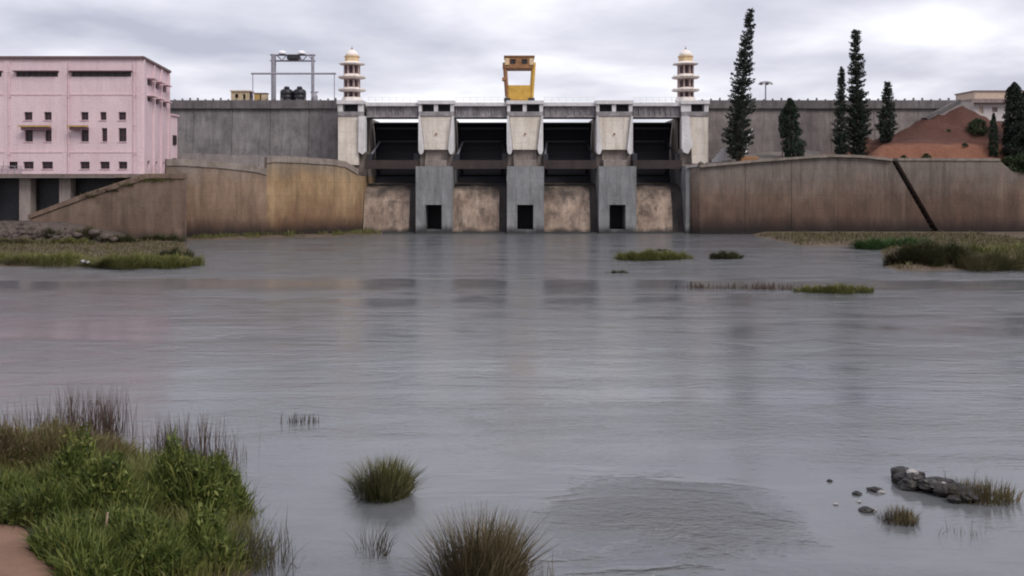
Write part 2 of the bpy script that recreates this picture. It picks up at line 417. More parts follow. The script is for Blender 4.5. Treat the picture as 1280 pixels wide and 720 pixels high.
t.links.new(h, bp.inputs['Height']); t.links.new(bp.outputs[0], p.inputs['Normal'])
cw = ramp(t, [(.35, (.098, .102, .110)), (.65, (.132, .136, .145))])
t.links.new(pat2.outputs[0], cw.inputs[0]); t.links.new(cw.outputs[0], p.inputs['Base Color'])
p.inputs['Roughness'].default_value = .14; p.inputs['IOR'].default_value = 1.72
M['water'] = m

# ------------------------------------------------------------------ ground, water
def shore_near(X):      # river edge of the near bank
    return interp(X, [-60, -15, -11, -7.8, -5.6, -4.7, -3.5, 0, 20, 60], [28, 27, 25.6, 23.6, 19.4, 17.6, 14, 12, 12.5, 14])
def ground_z(X, Y):
    z = -1.6
    nz = mnoise.noise(Vector((X*.12, Y*.12, 0)))
    d = shore_near(X) - Y + nz*1.2
    zn = d*.35 if d < 0 else (d*.11 if d < 9 else .99 + (d-9)*.75)
    z = max(z, min(zn, 6.2 if abs(X) < 14 else 7.0))
    # left shore
    nl = mnoise.noise(Vector((X*.16+9, Y*.16, 3)))*2.4
    dl = min(-(X + .355*Y - .4) + nl*.7, (Y - 80.5) + nl*.6)
    z = max(z, min(.3, dl*.22))
    # right shore
    dr = min(max(X - .402*Y + nl*.5, Y - 105), X - 33 + nl*.5, (Y - 77.5) + nl*.5)
    z = max(z, min(.35, dr*.2))
    # muddy foot of the left wing wall
    if -46 < X < -18 and Y > 112:
        yw = interp(X, [-43, -41.5, -24, -21], [116, 117, 125, 128.5])
        z = max(z, min(.22, (Y - (yw - 3.4) + nl*.4)*.2))
    if abs(X) > 78: z = max(z, min(5.0, (abs(X)-78)*.18))
    return z
b = MB()
xs = list(np.arange(-104, 104.1, 1.3)); ys = list(np.arange(-14, 152, 1.3))
for Y in ys:
    for X in xs: b.v.append((X, Y, ground_z(X, Y)))
nx = len(xs)
for j in range(len(ys)-1):
    for i in range(nx-1):
        b.f.append((j*nx+i, j*nx+i+1, (j+1)*nx+i+1, (j+1)*nx+i))
# skirt that carries the sheet to the horizon
x0, x1, y0, y1, BIG = xs[0], xs[-1], ys[0], ys[-1], 3000
ring = [i for i in range(nx)] + [j*nx+nx-1 for j in range(1, len(ys))] + [(len(ys)-1)*nx+i for i in range(nx-2, -1, -1)] + [j*nx for j in range(len(ys)-2, 0, -1)]
o = len(b.v)
for k in ring:
    v = b.v[k]; c_ = Vector((v[0], v[1]-60, 0)).normalized()*BIG
    b.v.append((c_.x, c_.y+60, -4 if abs(v[0]) < 60 else 5))
for k in range(len(ring)):
    k2 = (k+1) % len(ring); b.f.append((ring[k], o+k, o+k2, ring[k2]))
tag(b.build('ground', M['mud'], smooth=True), kind='structure')
tag(MB().add([(-400, -60, 0), (400, -60, 0), (400, 152, 0), (-400, 152, 0)], [(0,1,2,3)]).build('water', M['water']), kind='structure')
tag(MB().add([(-1500, 152, 13.2), (1500, 152, 13.2), (1500, 2600, 13.2), (-1500, 2600, 13.2)], [(0,1,2,3)]).build('reservoir_water', M['water']), kind='structure')
# bare earth path on the near bank
b = MB()
for i in range(15):
    for j in range(15):
        Y = lerp(7, 19.3, j/14); X = lerp(-17, -7.35-(Y-15.7)*.8, i/14)
        b.v.append((X + .25*mnoise.noise(Vector((Y, i*.1, 0))), Y, ground_z(X, Y) + .05 - (.12 if i in (0, 14) or j in (0, 14) else 0)))
for i in range(14):
    for j in range(14): b.f.append((i*15+j, (i+1)*15+j, (i+1)*15+j+1, i*15+j+1))
tag(b.build('path', M['path'], smooth=True), kind='structure')

# ------------------------------------------------------------------ spillway
YF, YU = 128.0, 132.0          # face of the lower piers / of the upper piers
piers = [(-13.4, -8.35), (-.7, 4.45), (12.1, 17.3)]
bays = [(-20.95, -13.4), (-8.35, -.7), (4.45, 12.1), (17.3, 24.2)]
spill = thing('spillway', 'concrete dam spillway with four dark radial gates between cream piers', 'spillway', (2, 138, 0))
zt = 9.38
def head(parent, x0, x1, cols, base_mat, front):
    # pier head: sill, roof slab and short columns with dark openings between them
    hd = MB().box(x0, x1, YU, YU+6, 16.62, 17.28).build('pier_head', M['girder'], parent, bevel=.03)
    MB().box(x0-.12, x1+.12, YU-.25, YU+6.2, 18.36, 18.86).build('roof_slab', M['deck'], hd)
    for (a, c) in cols: MB().box(a, c, YU+.02, YU+5.9, 17.28, 18.36).build('column', M['whitewash'], hd)
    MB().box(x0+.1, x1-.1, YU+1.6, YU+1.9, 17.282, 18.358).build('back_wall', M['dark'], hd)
    return hd
for (x0, x1) in piers:
    w_ = x1-x0; cx = (x0+x1)/2 - .05
    d0, d1 = cx-1.1, cx+1.15
    q = MB()
    q.box(x0, d0, YF, 150, -2, zt).box(d1, x1, YF, 150, -2, zt).box(d0, d1, YF, 150, 4.02, zt).box(d0, d1, YF, 150, -2, .55).box(d0, d1, YF+9, 150, .55, 4.02)
    pr = q.build('pier', M['pier_low'], spill)
    fr = MB().box(d0-.14, d0, YF-.05, YF+.3, .55, 4.02).box(d1, d1+.14, YF-.05, YF+.3, .55, 4.02).box(d0-.14, d1+.14, YF-.05, YF+.3, 4.02, 4.2)
    fr.build('doorway_frame', M['pier_low'], pr)
    MB().box(d0+.02, d1-.02, YF+5.5, YF+5.6, .56, 4.0).build('door', M['dark'], pr)
    # upper pier
    up = MB().box(x0+.05, x1-.05, YU+1.2, 146, zt+.003, 16.6)
    upo = up.build('upper_pier', M['pier_recess'], spill)
    MB().prism_xz([(x0+.85, 11.8), (x1-.85, 11.8), (x1-.3, 16.6), (x0+.3, 16.6)], YU+.15, YU+1.2).build('front_panel', M['cream'], upo, bevel=.04)
    MB().box(x0+.9, x1-.95, YU+.75, YU+1.2, 10.3, 11.8).build('recess_wall', M['pier_recess'], upo)
    MB().box(x0+.95, x1-1.0, YF+3.2, YU+1.2, zt+.002, 10.3).build('footing_block', M['pier_recess'], upo, bevel=.05)
    for sgn, xe in ((1, x0), (-1, x1)):
        a = [(0, 16.6), (0, 11.7), (.12, 11.25), (.38, 11.1), (.62, 11.3), (.80, 11.9), (.26, 16.6)]
        pl = [(xe + sgn*u, z) for u, z in a]
        if sgn < 0: pl = pl[::-1]
        MB().prism_xz(pl, YU-.35, YU+2.6).build('side_bracket', M['whitewash'], upo)
    head(spill, x0, x1, [(x0, x0+.45), (cx-.28, cx+.28), (x1-.5, x1)], None, None)
    # small weep pipe seen on the cream panel
    MB().tube([(cx+.05, YU+.2, 14.1), (cx+.05, YU-.1, 14.05)], .14, 8).build('weep_pipe', M['yellow_dark'], upo)
# end piers
lp = MB().box(-25.0, -21.0, YU+1.2, 146, 7.9, 16.6).build('end_pier', M['pier_recess'], spill)
MB().prism_xz([(-25.0, 9.6), (-22.05, 9.6), (-22.0, 16.6), (-25.0, 16.6)], YU+.15, YU+1.2).build('front_panel', M['cream'], lp, bevel=.04)
MB().prism_xz([(-22.0, 11.5), (-21.4, 11.1), (-21.0, 11.5), (-21.0, 16.6), (-21.95, 16.6)], YU-.35, YU+2.6).build('side_bracket', M['whitewash'], lp)
head(spill, -25.0, -21.35, [(-25.0, -24.3), (-22.1, -21.35)], None, None)
rp = MB().box(24.3, 28.2, YU+1.2, 146, 8, 16.6).build('end_pier', M['pier_recess'], spill)
MB().prism_xz([(25.9, 9.8), (28.2, 9.8), (28.2, 16.6), (25.4, 16.6)], YU+.15, YU+1.2).build('front_panel', M['cream'], rp, bevel=.04)
MB().prism_xz([(24.3, 12.0), (24.6, 11.4), (25.2, 11.2), (25.85, 12.4), (25.35, 16.6), (24.3, 16.6)], YU-.35, YU+2.6).build('side_bracket', M['whitewash'], rp)
head(spill, 24.3, 28.2, [(24.3, 25.7), (27.6, 28.2)], None, None)
MB().box(24.2, 26.1, YF+.1, 150, -2, 9.4).build('end_pier_base', M['pier_low'], spill)
# one bay at a time: ogee face, gate with girders and arms, walkway, bridge
ogee = [(129.3, -2), (129.4, .25), (129.8, 2.4), (130.4, 4.5), (131.1, 5.8), (132.4, 6.5), (135, 6.9), (138, 7.05), (141, 6.95), (146, 5), (150, 2), (150, -2)]
TY, TZ, RG = 133.9, 10.9, 7.0
for (x0, x1) in bays:
    ws = x1 - (1.1 if x0 < 10 else 1.6)
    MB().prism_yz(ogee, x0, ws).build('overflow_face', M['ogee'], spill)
    MB().prism_yz([(y_+.12, z_) for y_, z_ in ogee], ws, x1).build('dark_side_face', M['ogee_dark'], spill)  # darker concrete strip down the right side of each bay
    g = MB(); ns = 12; a0, a1 = R(-33), R(47)
    for k in range(ns+1):
        a = lerp(a0, a1, k/ns)
        for rr in (RG, RG+.15):
            for X in (x0+.08, x1-.08): g.v.append((X, TY+rr*math.cos(a), TZ+rr*math.sin(a)))
    for k in range(ns):
        o_ = k*4; g.f += [(o_, o_+1, o_+5, o_+4), (o_+3, o_+2, o_+6, o_+7), (o_, o_+4, o_+6, o_+2), (o_+1, o_+3, o_+7, o_+5)]
    g.f += [(0, 2, 3, 1), (ns*4, ns*4+1, ns*4+3, ns*4+2)]
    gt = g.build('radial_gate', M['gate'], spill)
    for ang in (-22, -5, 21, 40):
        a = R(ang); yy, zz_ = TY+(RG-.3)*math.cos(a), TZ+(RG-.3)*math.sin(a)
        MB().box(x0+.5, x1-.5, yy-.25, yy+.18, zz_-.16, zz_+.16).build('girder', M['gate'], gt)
    for sgn, xe in ((1, x0), (-1, x1)):
        for ang in (21, -22):
            a = R(ang)
            MB().bar((xe+sgn*.28, TY, TZ), (xe+sgn*.85, TY+(RG-.3)*math.cos(a), TZ+(RG-.3)*math.sin(a)), .26).build('arm', M['gate_arm_lit'] if ang > 0 and sgn > 0 else M['gate'], gt)  # left upper arm coloured as sunlit, the other arms in the dark gate colour
        MB().box(min(xe, xe+sgn*.75), max(xe, xe+sgn*.75), TY-1.3, TY+.4, TZ-.7, TZ+.35).build('trunnion', M['dark'], gt, bevel=.08)
    MB().box(x0+.003, x1-.003, 131.0, 132.6, 9.05, 10.28).build('walkway_beam', M['walk_beam'], spill)
    br = MB().box(x0-.05, x1+.05, 132.9, 137.0, 16.5, 18.1).build('bridge_girder', M['girder'], spill)
    n = 9
    for k in range(n):
        xx_ = lerp(x0+.35, x1-.35, k/(n-1))
        MB().box(xx_-.09, xx_+.09, 132.72, 132.9, 16.75, 17.9).build('stiffener', M['girder'], br)
    MB().box(x0-.05, x1+.05, 132.6, 132.897, 16.5, 16.72).build('bottom_flange', M['girder'], br)
    MB().box(x0-.1, x1+.1, 132.3, 137.3, 18.1, 18.6).build('deck_slab', M['deck'], br)
    for k in range(8):
        xx_ = lerp(x0+.3, x1-.3, k/7)
        MB().box(xx_-.035, xx_+.035, 132.55, 132.62, 18.6, 19.4).build('railing_post', M['white_paint'], br)
    for zz_ in (19.0, 19.38): MB().tube([(x0+.1, 132.58, zz_), (x1-.1, 132.58, zz_)], .035, 5).build('rail', M['white_paint'], br)
sill = MB()
for (x0, x1) in bays: sill.box(x0+.002, x1-.002, YF+.3, 129.45, -2, .16)
sill.build('apron_sill', M['pier_low'], spill)

# ------------------------------------------------------------------ concrete dam on both sides
def dam(name, label, x0, x1, mat, n):
    root = thing(name, label, 'dam wall', ((x0+x1)/2, 140, 8))
    MB().box(x0, x1, 140.6, 148, 5, 18.4).build('core', mat, root)
    wdt = (x1-x0)/n
    for k in range(n):
        a = x0+k*wdt
        MB().prism_yz([(138.6, 5), (140.6, 5), (140.6, 18.3), (140.0+.04*(k % 2), 18.3)], a+.03, a+wdt-.03).build('block', mat, root)
        p_ = MB().box(a+.03, a+wdt-.03, 139.55, 140.2, 18.3, 19.55).build('parapet', M['parapet'], root)
        for j in range(5):
            xx_ = a + wdt*(j+.5)/5
            MB().box(xx_-.11, xx_+.11, 139.75, 140.0, 19.55, 19.72+.1*((j*7+k) % 3)).build('baluster', M['parapet'], p_)
    MB().box(x0, x1, 140.2, 148.2, 18.4, 19.4).build('roadway', M['dam_grey'], root)
    return root
dam('dam_wall', 'streaked grey concrete dam wall beside the pink building', -60, -25.05, M['dam_grey'], 6)
dam('dam_wall', 'brownish grey concrete dam wall behind the leaning pine', 28.25, 68.4, M['dam_brown'], 6)

# ------------------------------------------------------------------ wing walls
def path_wall(name, pts, thick, zbot, mat, parent, lift=0.0, grow=0.0):
    b = MB(); P = [Vector((p[0], p[1])) for p in pts]
    for i, p_ in enumerate(P):
        d = (P[min(i+1, len(P)-1)] - P[max(i-1, 0)]).normalized(); nrm = Vector((-d.y, d.x))
        f = p_ - nrm*grow; k = p_ + nrm*thick
        zt_ = pts[i][2]; zb = zbot if not callable(zbot) else zbot(pts[i])
        b.v += [(f.x, f.y, zb), (f.x, f.y, zt_+lift), (k.x, k.y, zt_+lift), (k.x, k.y, zb)]
    for i in range(len(P)-1):
        o_ = i*4
        for a, c in ((0, 1), (1, 2), (2, 3), (3, 0)): b.f.append((o_+a, o_+4+a, o_+4+c, o_+c))
    b.f += [(0, 1, 2, 3), (len(P)*4-1, len(P)*4-2, len(P)*4-3, len(P)*4-4)]
    return b.build(name, mat, parent)
lw = thing('retaining_wall', 'ochre concrete wing wall with stepped coping beside the left bay', 'retaining wall', (-31, 122, 0))
segA = [(-43.6, 116.0, 9.3), (-41.6, 117, 9.3), (-37.5, 118.8, 9.0), (-33.75, 120.5, 8.55), (-32.3, 121.2, 8.15)]
segB = [(-32.3, 121.2, 9.7), (-31.5, 121.6, 9.85), (-28, 123.2, 9.75), (-24.3, 125.0, 9.5), (-22.8, 126.0, 9.2), (-22.0, 127.0, 8.6), (-21.5, 128, 8.2), (-21.1, 129.5, 8.0), (-20.96, 131.5, 8.0), (-20.96, 146, 8.0)]
path_wall('wall_section', segA, 1.6, -2, M['wall_brown'], lw)
path_wall('wall_section', segB, 1.6, -2, M['wall_ochre'], lw)
path_wall('coping', segA, 1.7, lambda q: q[2]+.002, M['coping'], lw, .85, .16)
path_wall('coping', segB[:7], 1.7, lambda q: q[2]+.002, M['coping'], lw, .8, .16)
tag(MB().add([(-52, 117.5, 7.9), (-43, 117.5, 7.9), (-32, 122.3, 7.9), (-22.5, 127.6, 7.9), (-21.2, 132, 7.9), (-21.2, 141, 7.9), (-60, 141, 7.9), (-60, 125, 7.9)], [tuple(range(8))]).build('left_terrace_ground', M['gravel']), kind='structure')
lt = thing('terrace_wall', 'low pale grey wall between the ochre wing wall and dam', 'low wall', (-38, 131, 7.9))
for k in range(4):
    a = -48.5 + k*4.2
    MB().box(a, a+4.16, 130.5, 131.0, 7.9, 11.25-.12*k).build('panel', M['lavender'], lt)
# ramp wall under the pink building
rw = thing('ramp_wall', 'sloping brown concrete ramp wall below the pink building', 'ramp wall', (-50, 115.5, 0))
Yr = 111.6
def pr_(pts): return [(PX(x, Yr), PZ(y, Yr)) for x, y in pts]
MB().prism_xz(pr_([(230, 320), (230, 223), (186, 223), (110, 247), (38, 274), (38, 320)])[::-1], Yr, Yr+.9).build('wall_section', M['ramp'], rw)
MB().prism_xz(pr_([(231, 222.8), (231, 217), (182, 217), (108, 241), (36, 268.5), (36, 273.8), (110, 246.8), (186, 222.8)])[::-1], Yr-.18, Yr+1.0).build('coping', M['ramp'], rw)
# right wing wall: two sections with a stepped drain slot between them
rwl = thing('retaining_wall', 'long dark brown stained wing wall with a sloping drain slot', 'retaining wall', (48, 128, 0))
Yw = 127.0
curve = [(24.25, 131.5), (24.3, 129.5), (24.6, 128.2), (25.3, 127.3)]
lpoly = [(25.9, -2), (58.6, -2), (58.0, .4), (52.4, 10.1), (48, 10.55), (43.6, 10.65), (34, 9.95), (25.9, 9.2)]
ltop = lambda x: interp(x, [25.9, 34, 43.6, 48, 52.4], [9.2, 9.95, 10.65, 10.55, 10.1])
cuts = [25.9, 32.2, 38.6, 45.0]
for k in range(3):
    a, c = cuts[k]+(.02 if k else 0), cuts[k+1]-.02
    MB().prism_xz([(a, -2), (c, -2), (c, ltop(c)), ((a+c)/2, ltop((a+c)/2)), (a, ltop(a))], Yw+.03*(k % 2), Yw+1.4).build('wall_section', M['wall_right'], rwl)
MB().prism_xz([(45.02, -2)] + lpoly[1:5] + [(45.02, ltop(45.02))], Yw+.03, Yw+1.4).build('wall_section', M['wall_right'], rwl)
MB().box(26, 58, Yw+1.41, Yw+1.6, -2, 8.5).build('backing', M['wall_right'], rwl)
path_wall('rounded_end', [(24.25, 133, 9.0), (24.28, 130.2, 9.0), (24.5, 128.6, 9.05), (25.0, 127.6, 9.1), (25.9, 127.0, 9.2)], 1.2, -2, M['wall_right'], rwl)
rpoly = [(59.3, -2), (95, -2), (95, 8.2), (76, 8.2), (69, 8.6), (67.2, 10.1), (53.1, 10.15), (58.75, .4)]
MB().prism_xz(rpoly, Yw-.3, Yw+1.4).build('wall_section', M['wall_right'], rwl)
for pl_ in ([(25.9, 9.203), (34, 9.953), (43.6, 10.653), (48, 10.553), (52.4, 10.103), (52.4, 10.45), (48, 10.9), (43.6, 11.0), (34, 10.3), (25.9, 9.55)],
            [(53.1, 10.153), (67.2, 10.103), (67.2, 10.45), (53.1, 10.5)]):
    MB().prism_xz(pl_, Yw-.45, Yw+1.5).build('coping', M['coping'], rwl)
slot = MB().prism_xz([(51.5, -2), (61, -2), (60.6, .4), (55, 10.0), (51.5, 10.0)], Yw+1.45, Yw+3).build('drain_back', M['dark_void'], rwl)
for k in range(14):
    tt = (k+.5)/14; xc = lerp(53.1, 58.6, tt); zc_ = lerp(9.9, .5, tt)
    MB().box(xc-.6, xc+.35, Yw+.7, Yw+1.44, zc_-.35, zc_).build('step', M['walk_beam'], rwl)

# right terrace and red embankment
def bank_z(X, Y):
    zb = interp(X, [25, 34, 43.6, 52, 68, 76, 100], [9.15, 9.9, 10.55, 10.0, 10.0, 8.3, 8.2])
    z = zb + 1.3*sstep((Y-128.5)/10)*(1 if X < 50 else max(0, 1-(X-50)/6))
    nz = mnoise.noise(Vector((X*.3, Y*.3, 5)))*.45 + abs(mnoise.noise(Vector((X*.9, Y*.25, 1))))*.75
    e1 = max(0, min(2.7, 1.0*(X-50.5)))*sstep((Y-129.2)/1.7)
    e2 = max(0, min(interp(X, [66, 69, 72], [6.1, 5.3, 4.6]), .53*(X-55.3)))*max(0, min(1, (Y-132.0)/6.5))
    if X > 78: e2 *= 1
    return z + e1 + e2 + nz*(1 if X > 50 else .4)
b = MB(); xs2 = list(np.arange(24.4, 101, .9)); ys2 = list(np.arange(127.6, 150, .7))
for Y in ys2:
    for X in xs2: b.v.append((X, Y, bank_z(X, Y)))
for j in range(len(ys2)-1):
    for i in range(len(xs2)-1):
        k = j*len(xs2)+i; b.f.append((k, k+1, k+1+len(xs2), k+len(xs2)))
tag(b.build('embankment_ground', M['laterite'], smooth=True), kind='structure')

ab = thing('abutment', 'sloped pale concrete abutment where the dam meets the red bank', 'abutment', (66.5, 138, 15))
MB().prism_xz([(PX(1160, 138), PZ(150, 138)), (PX(1217, 138), PZ(155, 138)), (PX(1217, 138), PZ(128, 138)), (PX(1202, 138), PZ(127, 138))], 138, 139.5).build('slab', M['lavender'], ab)
MB().prism_xz([(PX(1160, 138), PZ(149.9, 138)), (PX(1202, 138), PZ(126.9, 138)), (PX(1200, 138), PZ(124, 138)), (PX(1156, 138), PZ(147, 138))], 137.8, 139.5).build('kerb', M['parapet'], ab)

# ------------------------------------------------------------------ pink power house
Yp = 112.0
ph = thing('power_house', 'large pink rendered power house with small dark windows', 'building', (-60, 119, 8))
bx1 = -45.0; bx0 = -82.0; zb, ztop = 8.25, PZ(73.5, Yp)
def fx(x): return PX(x, Yp)
def fz(y): return PZ(y, Yp)
wins = []
for (a, c) in ((30, 40.5), (55, 64.5), (101, 110.5), (125, 133), (148, 157.5), (-20, -10), (-46, -36)): wins.append((a, c, 140, 150))
for (a, c) in ((31, 41), (56, 64.5), (101, 111), (127, 134), (148, 158), (-20, -10)): wins.append((a, c, 160, 177))
for (a, c) in ((29, 42), (52, 66), (100, 112), (125, 137), (148, 159), (4, 22), (-22, -8)): wins.append((a, c, 202, 211))
slots = [(20, 72.5), (89, 164), (-52, 2)]
holes = [(fx(a), fx(c), fz(y1_), fz(y0_)) for a, c, y0_, y1_ in wins] + [(fx(a), fx(c), fz(96), fz(90)) for a, c in slots]
TF = lambda u, d, z: (u, Yp+d, z)
MB().wall(TF, bx0, bx1, zb, ztop, .4, holes).build('front_wall', M['pink'], ph)
for i, hh in enumerate(holes):
    a, c, z0_, z1_ = hh
    wn = MB().box(a, c, Yp+.3, Yp+.36, z0_, z1_).build('window', M['glass'], ph)
    if i < len(wins):
        mu = (a+c)/2
        MB().box(mu-.03, mu+.03, Yp+.24, Yp+.3, z0_, z1_).box(a, c, Yp+.243, Yp+.297, (z0_+z1_)/2-.03, (z0_+z1_)/2+.03).build('mullion', M['shade_maroon'], wn)
        MB().box(a-.08, c+.08, Yp-.1, Yp+.2, z0_-.09, z0_-.002).build('sill', M['pink_trim'], wn)
    else:
        MB().box(a-.15, c+.15, Yp-.55, Yp-.002, z1_+.005, z1_+.13).build('hood', M['shade_maroon'], wn)
        for k in range(1, 7):
            mu = lerp(a, c, k/7); MB().box(mu-.04, mu+.04, Yp+.22, Yp+.3, z0_, z1_).build('mullion', M['shade_maroon'], wn)
for x in (-74, 8, 81, 174):   # shallow pilasters
    MB().box(fx(x)-.3, fx(x)+.3, Yp-.05, Yp-.001, zb, ztop-.05).build('pilaster', M['pink'], ph)
for y in (118, 190):          # string courses
    MB().box(bx0, bx1-.01, Yp-.06, Yp-.0005, fz(y)-.09, fz(y)+.09).build('string_course', M['pink_trim'], ph)
for x in (86.5, 168, 12):
    dp = MB().tube([(fx(x), Yp-.16, zb), (fx(x), Yp-.16, ztop-.4)], .07, 6).build('downpipe', M['pink_trim'], ph)
    for z_ in (10.5, 14, 17.5, 20.5): MB().box(fx(x)-.11, fx(x)+.11, Yp-.2, Yp-.08, z_, z_+.08).build('clamp', M['roof_brown'], dp)
# canopies over two door windows
for (a, c, yy) in ((31, 64.5, 158.5), (91, 111, 158.5)):
    cn = MB().box(fx(a), fx(c), Yp-.9, Yp-.13, fz(163), fz(159)).build('canopy', M['shade_maroon'], ph)
    MB().box(fx(a)-.3, fx(c)+.4, Yp-1.0, Yp-.901, fz(159)-.02, fz(157.2)).build('canopy_fascia', M['ochre_paint'], cn)
# side wall, running back to the right
bxb, Yb = -47.4, 127.0
L = math.hypot(bxb-bx1, Yb-Yp)
ux, uy = (bxb-bx1)/L, (Yb-Yp)/L
TS = lambda u, d, z: (bx1+ux*u - uy*d, Yp+uy*u + ux*d, z)
sh = []
for row, (za, zb_) in enumerate(((19.35, 20.15), (17.35, 17.95), (9.0, 9.9), (12.2, 14.8))):
    for k in range(3):
        u0_ = 2.6 + k*4.2
        sh.append((u0_, u0_ + (2.6 if row < 2 else 1.5), za, zb_))
MB().wall(TS, 0.0, L, zb, ztop, .4, sh[:9]).build('side_wall', M['pink'], ph)
for i, (a, c, z0_, z1_) in enumerate(sh[:9]):
    q = [TS(a, .3, z0_), TS(c, .3, z0_), TS(c, .3, z1_), TS(a, .3, z1_), TS(a, .36, z0_), TS(c, .36, z0_), TS(c, .36, z1_), TS(a, .36, z1_)]
    wn = MB().add(q, [(0,1,2,3), (5,4,7,6), (0,4,5,1), (3,2,6,7), (0,3,7,4), (1,5,6,2)]).build('window', M['glass'], ph)
    if i < 6:
        q = [TS(a-.2, -.75, z1_+.02), TS(c+.2, -.75, z1_+.02), TS(c+.2, -.003, z1_+.02), TS(a-.2, -.003, z1_+.02)]
        q += [(x, y, z+.12) for x, y, z in q]
        MB().add(q, [(0,3,2,1), (4,5,6,7), (0,1,5,4), (1,2,6,5), (2,3,7,6), (3,0,4,7)]).build('hood', M['pink_trim'], wn)
for u in (0.4, 5.9, 10.1, L-.4):
    q = [TS(u-.3, -.22, zb), TS(u+.3, -.22, zb), TS(u+.3, -.002, zb), TS(u-.3, -.002, zb)]
    q += [(x, y, ztop-.05) for x, y, z in q]
    MB().add(q, [(0,3,2,1), (4,5,6,7), (0,1,5,4), (1,2,6,5), (2,3,7,6), (3,0,4,7)]).build('pilaster', M['pink'], ph)
rf = MB().add([(bx0, Yp-.3, ztop), (bx1+.3, Yp-.3, ztop), (bxb+.3, Yb+.2, ztop), (bx0, Yb+.2, ztop),
          (bx0, Yp-.3, ztop+.3), (bx1+.3, Yp-.3, ztop+.3), (bxb+.3, Yb+.2, ztop+.3), (bx0, Yb+.2, ztop+.3)],
         [(0,3,2,1), (4,5,6,7), (0,1,5,4), (1,2,6,5), (2,3,7,6), (3,0,4,7)]).build('roof', M['roof_brown'], ph)
MB().box(bx0, bxb-.45, Yb-.4, Yb-.002, zb, ztop-.003).build('back_wall', M['pink'], ph)
# lower annex behind
an = MB().box(-60, -47.15, Yb+.01, 129.6, 8.0, 16.4).build('annex', M['pink'], ph)
MB().box(-60, -46.9, Yb+.05, 129.8, 16.41, 16.6).build('annex_roof', M['pink_trim'], an)
for z0_ in (9.2, 12.4): MB().box(-47.2, -47.0, 127.8, 129.0, z0_, z0_+1.3).build('window', M['glass'], an)
# platform, columns and dark draft-tube openings below
pt = MB().box(bx0, bx1+.3, Yp-.35, Yb, 7.8, 8.22).build('platform', M['platform'], ph)
for x in (-66, -28, 25.5, 76):
    MB().box(fx(x)-.68, fx(x)+.68, Yp+1.0, Yp+2.4, .2, 7.79).build('column', M['column'], ph)
MB().box(bx0, bx1+.2, Yp+3.6, Yp+4.2, .2, 7.79).build('intake_wall', M['dark_void'], ph)
for x0_, x1_ in ((-64, -30), (-20, 17), (34, 68), (84, 140)):
    MB().box(fx(x0_), fx(x1_), Yp+2.9, Yp+3.1, .4, 7.7).build('stop_gate', M['dark'], ph)
rl = MB()
for k in range(12): rl.box(fx(-60+8*k)-.03, fx(-60+8*k)+.03, Yp-.3, Yp-.24, 8.22, 9.2)
rl.box(fx(-60), fx(28), Yp-.3, Yp-.24, 9.15, 9.22).box(fx(-60), fx(28), Yp-.299, Yp-.241, 8.7, 8.75)
rl.build('railing', M['steel'], pt)

# ------------------------------------------------------------------ pagoda towers
def tower(cx, label):
    Yt = 134.2; zb_ = 18.86
    t_ = thing('pavilion_tower', label, 'tower', (cx, Yt, zb_), 'pavilion towers on the end piers')
    c = (cx, Yt, zb_)
    MB().lathe([(1.55, 0), (1.55, .35), (1.4, .36), (1.4, .62)], c, 8, .5).build('plinth', M['tower_white'], t_)
    z = .62
    for k, (hb, he) in enumerate(((.8, .66), (1.2, .76), (1.3, .52))):
        st_ = MB().lathe([(.78, z), (.78, z+hb)], c, 8, .5).build('storey', M['tower_wall'], t_)
        for j in range(8):
            a = 2*math.pi*(j+.5)/8
            px_, py_ = cx+1.08*math.cos(a), Yt+1.08*math.sin(a)
            MB().lathe([(.15, z), (.13, z+hb)], (px_, py_, zb_), 6).build('column', M['tower_wall'], st_)
            a2 = 2*math.pi*j/8
            dx_, dy_ = math.cos(a2), math.sin(a2)
            px_, py_ = cx+.73*dx_, Yt+.73*dy_
            MB().tube([(px_, py_, zb_+z+.05), (px_, py_, zb_+z+hb*.85)], .2, 6).build('doorway', M['tower_dark'], st_)
        z += hb
        if k < 2:
            ev = MB().lathe([(1.15, z), (1.95, z+.10), (2.1, z+.30), (1.5, z+.38), (1.15, z+he)], c, 8, .5).build('eave', M['tower_eave'], t_)
            for j in range(8):
                a = 2*math.pi*(j+.5)/8
                MB().lathe([(.12, z+.12), (.08, z+.5), (.02, z+.62)], (cx+1.8*math.cos(a), Yt+1.8*math.sin(a), zb_), 5).build('eave_knob', M['tower_eave'], ev)
        else:
            MB().lathe([(1.2, z), (1.85, z+.05), (1.95, z+.18), (1.5, z+.3), (1.05, z+he)], c, 8, .5).build('eave', M['tower_white'], t_)
        z += he
    MB().lathe([(1.05, z), (1.05, z+.6), (1.18, z+.66), (1.18, z+.78)], c, 8, .5).build('drum', M['tower_cream'], t_)
    z += .78
    dm = MB().lathe([(.95, z), (.93, z+.25), (.78, z+.55), (.5, z+.8), (.2, z+.95)], c, 16).build('dome', M['tower_white'], t_, True)
    MB().lathe([(.1, z+.9), (.16, z+1.1), (.06, z+1.25), (.02, z+1.55)], c, 8).build('finial', M['tower_wall'], dm)
    return t_
tw = tower(PX(440, 134.2), 'tiered pavilion tower with white dome near the black water tanks')
tw2 = copy_tree(tw); tw2.location.x = PX(857, 134.2)
tw2['label'] = 'tiered pavilion tower with white dome near the tall leaning pine'

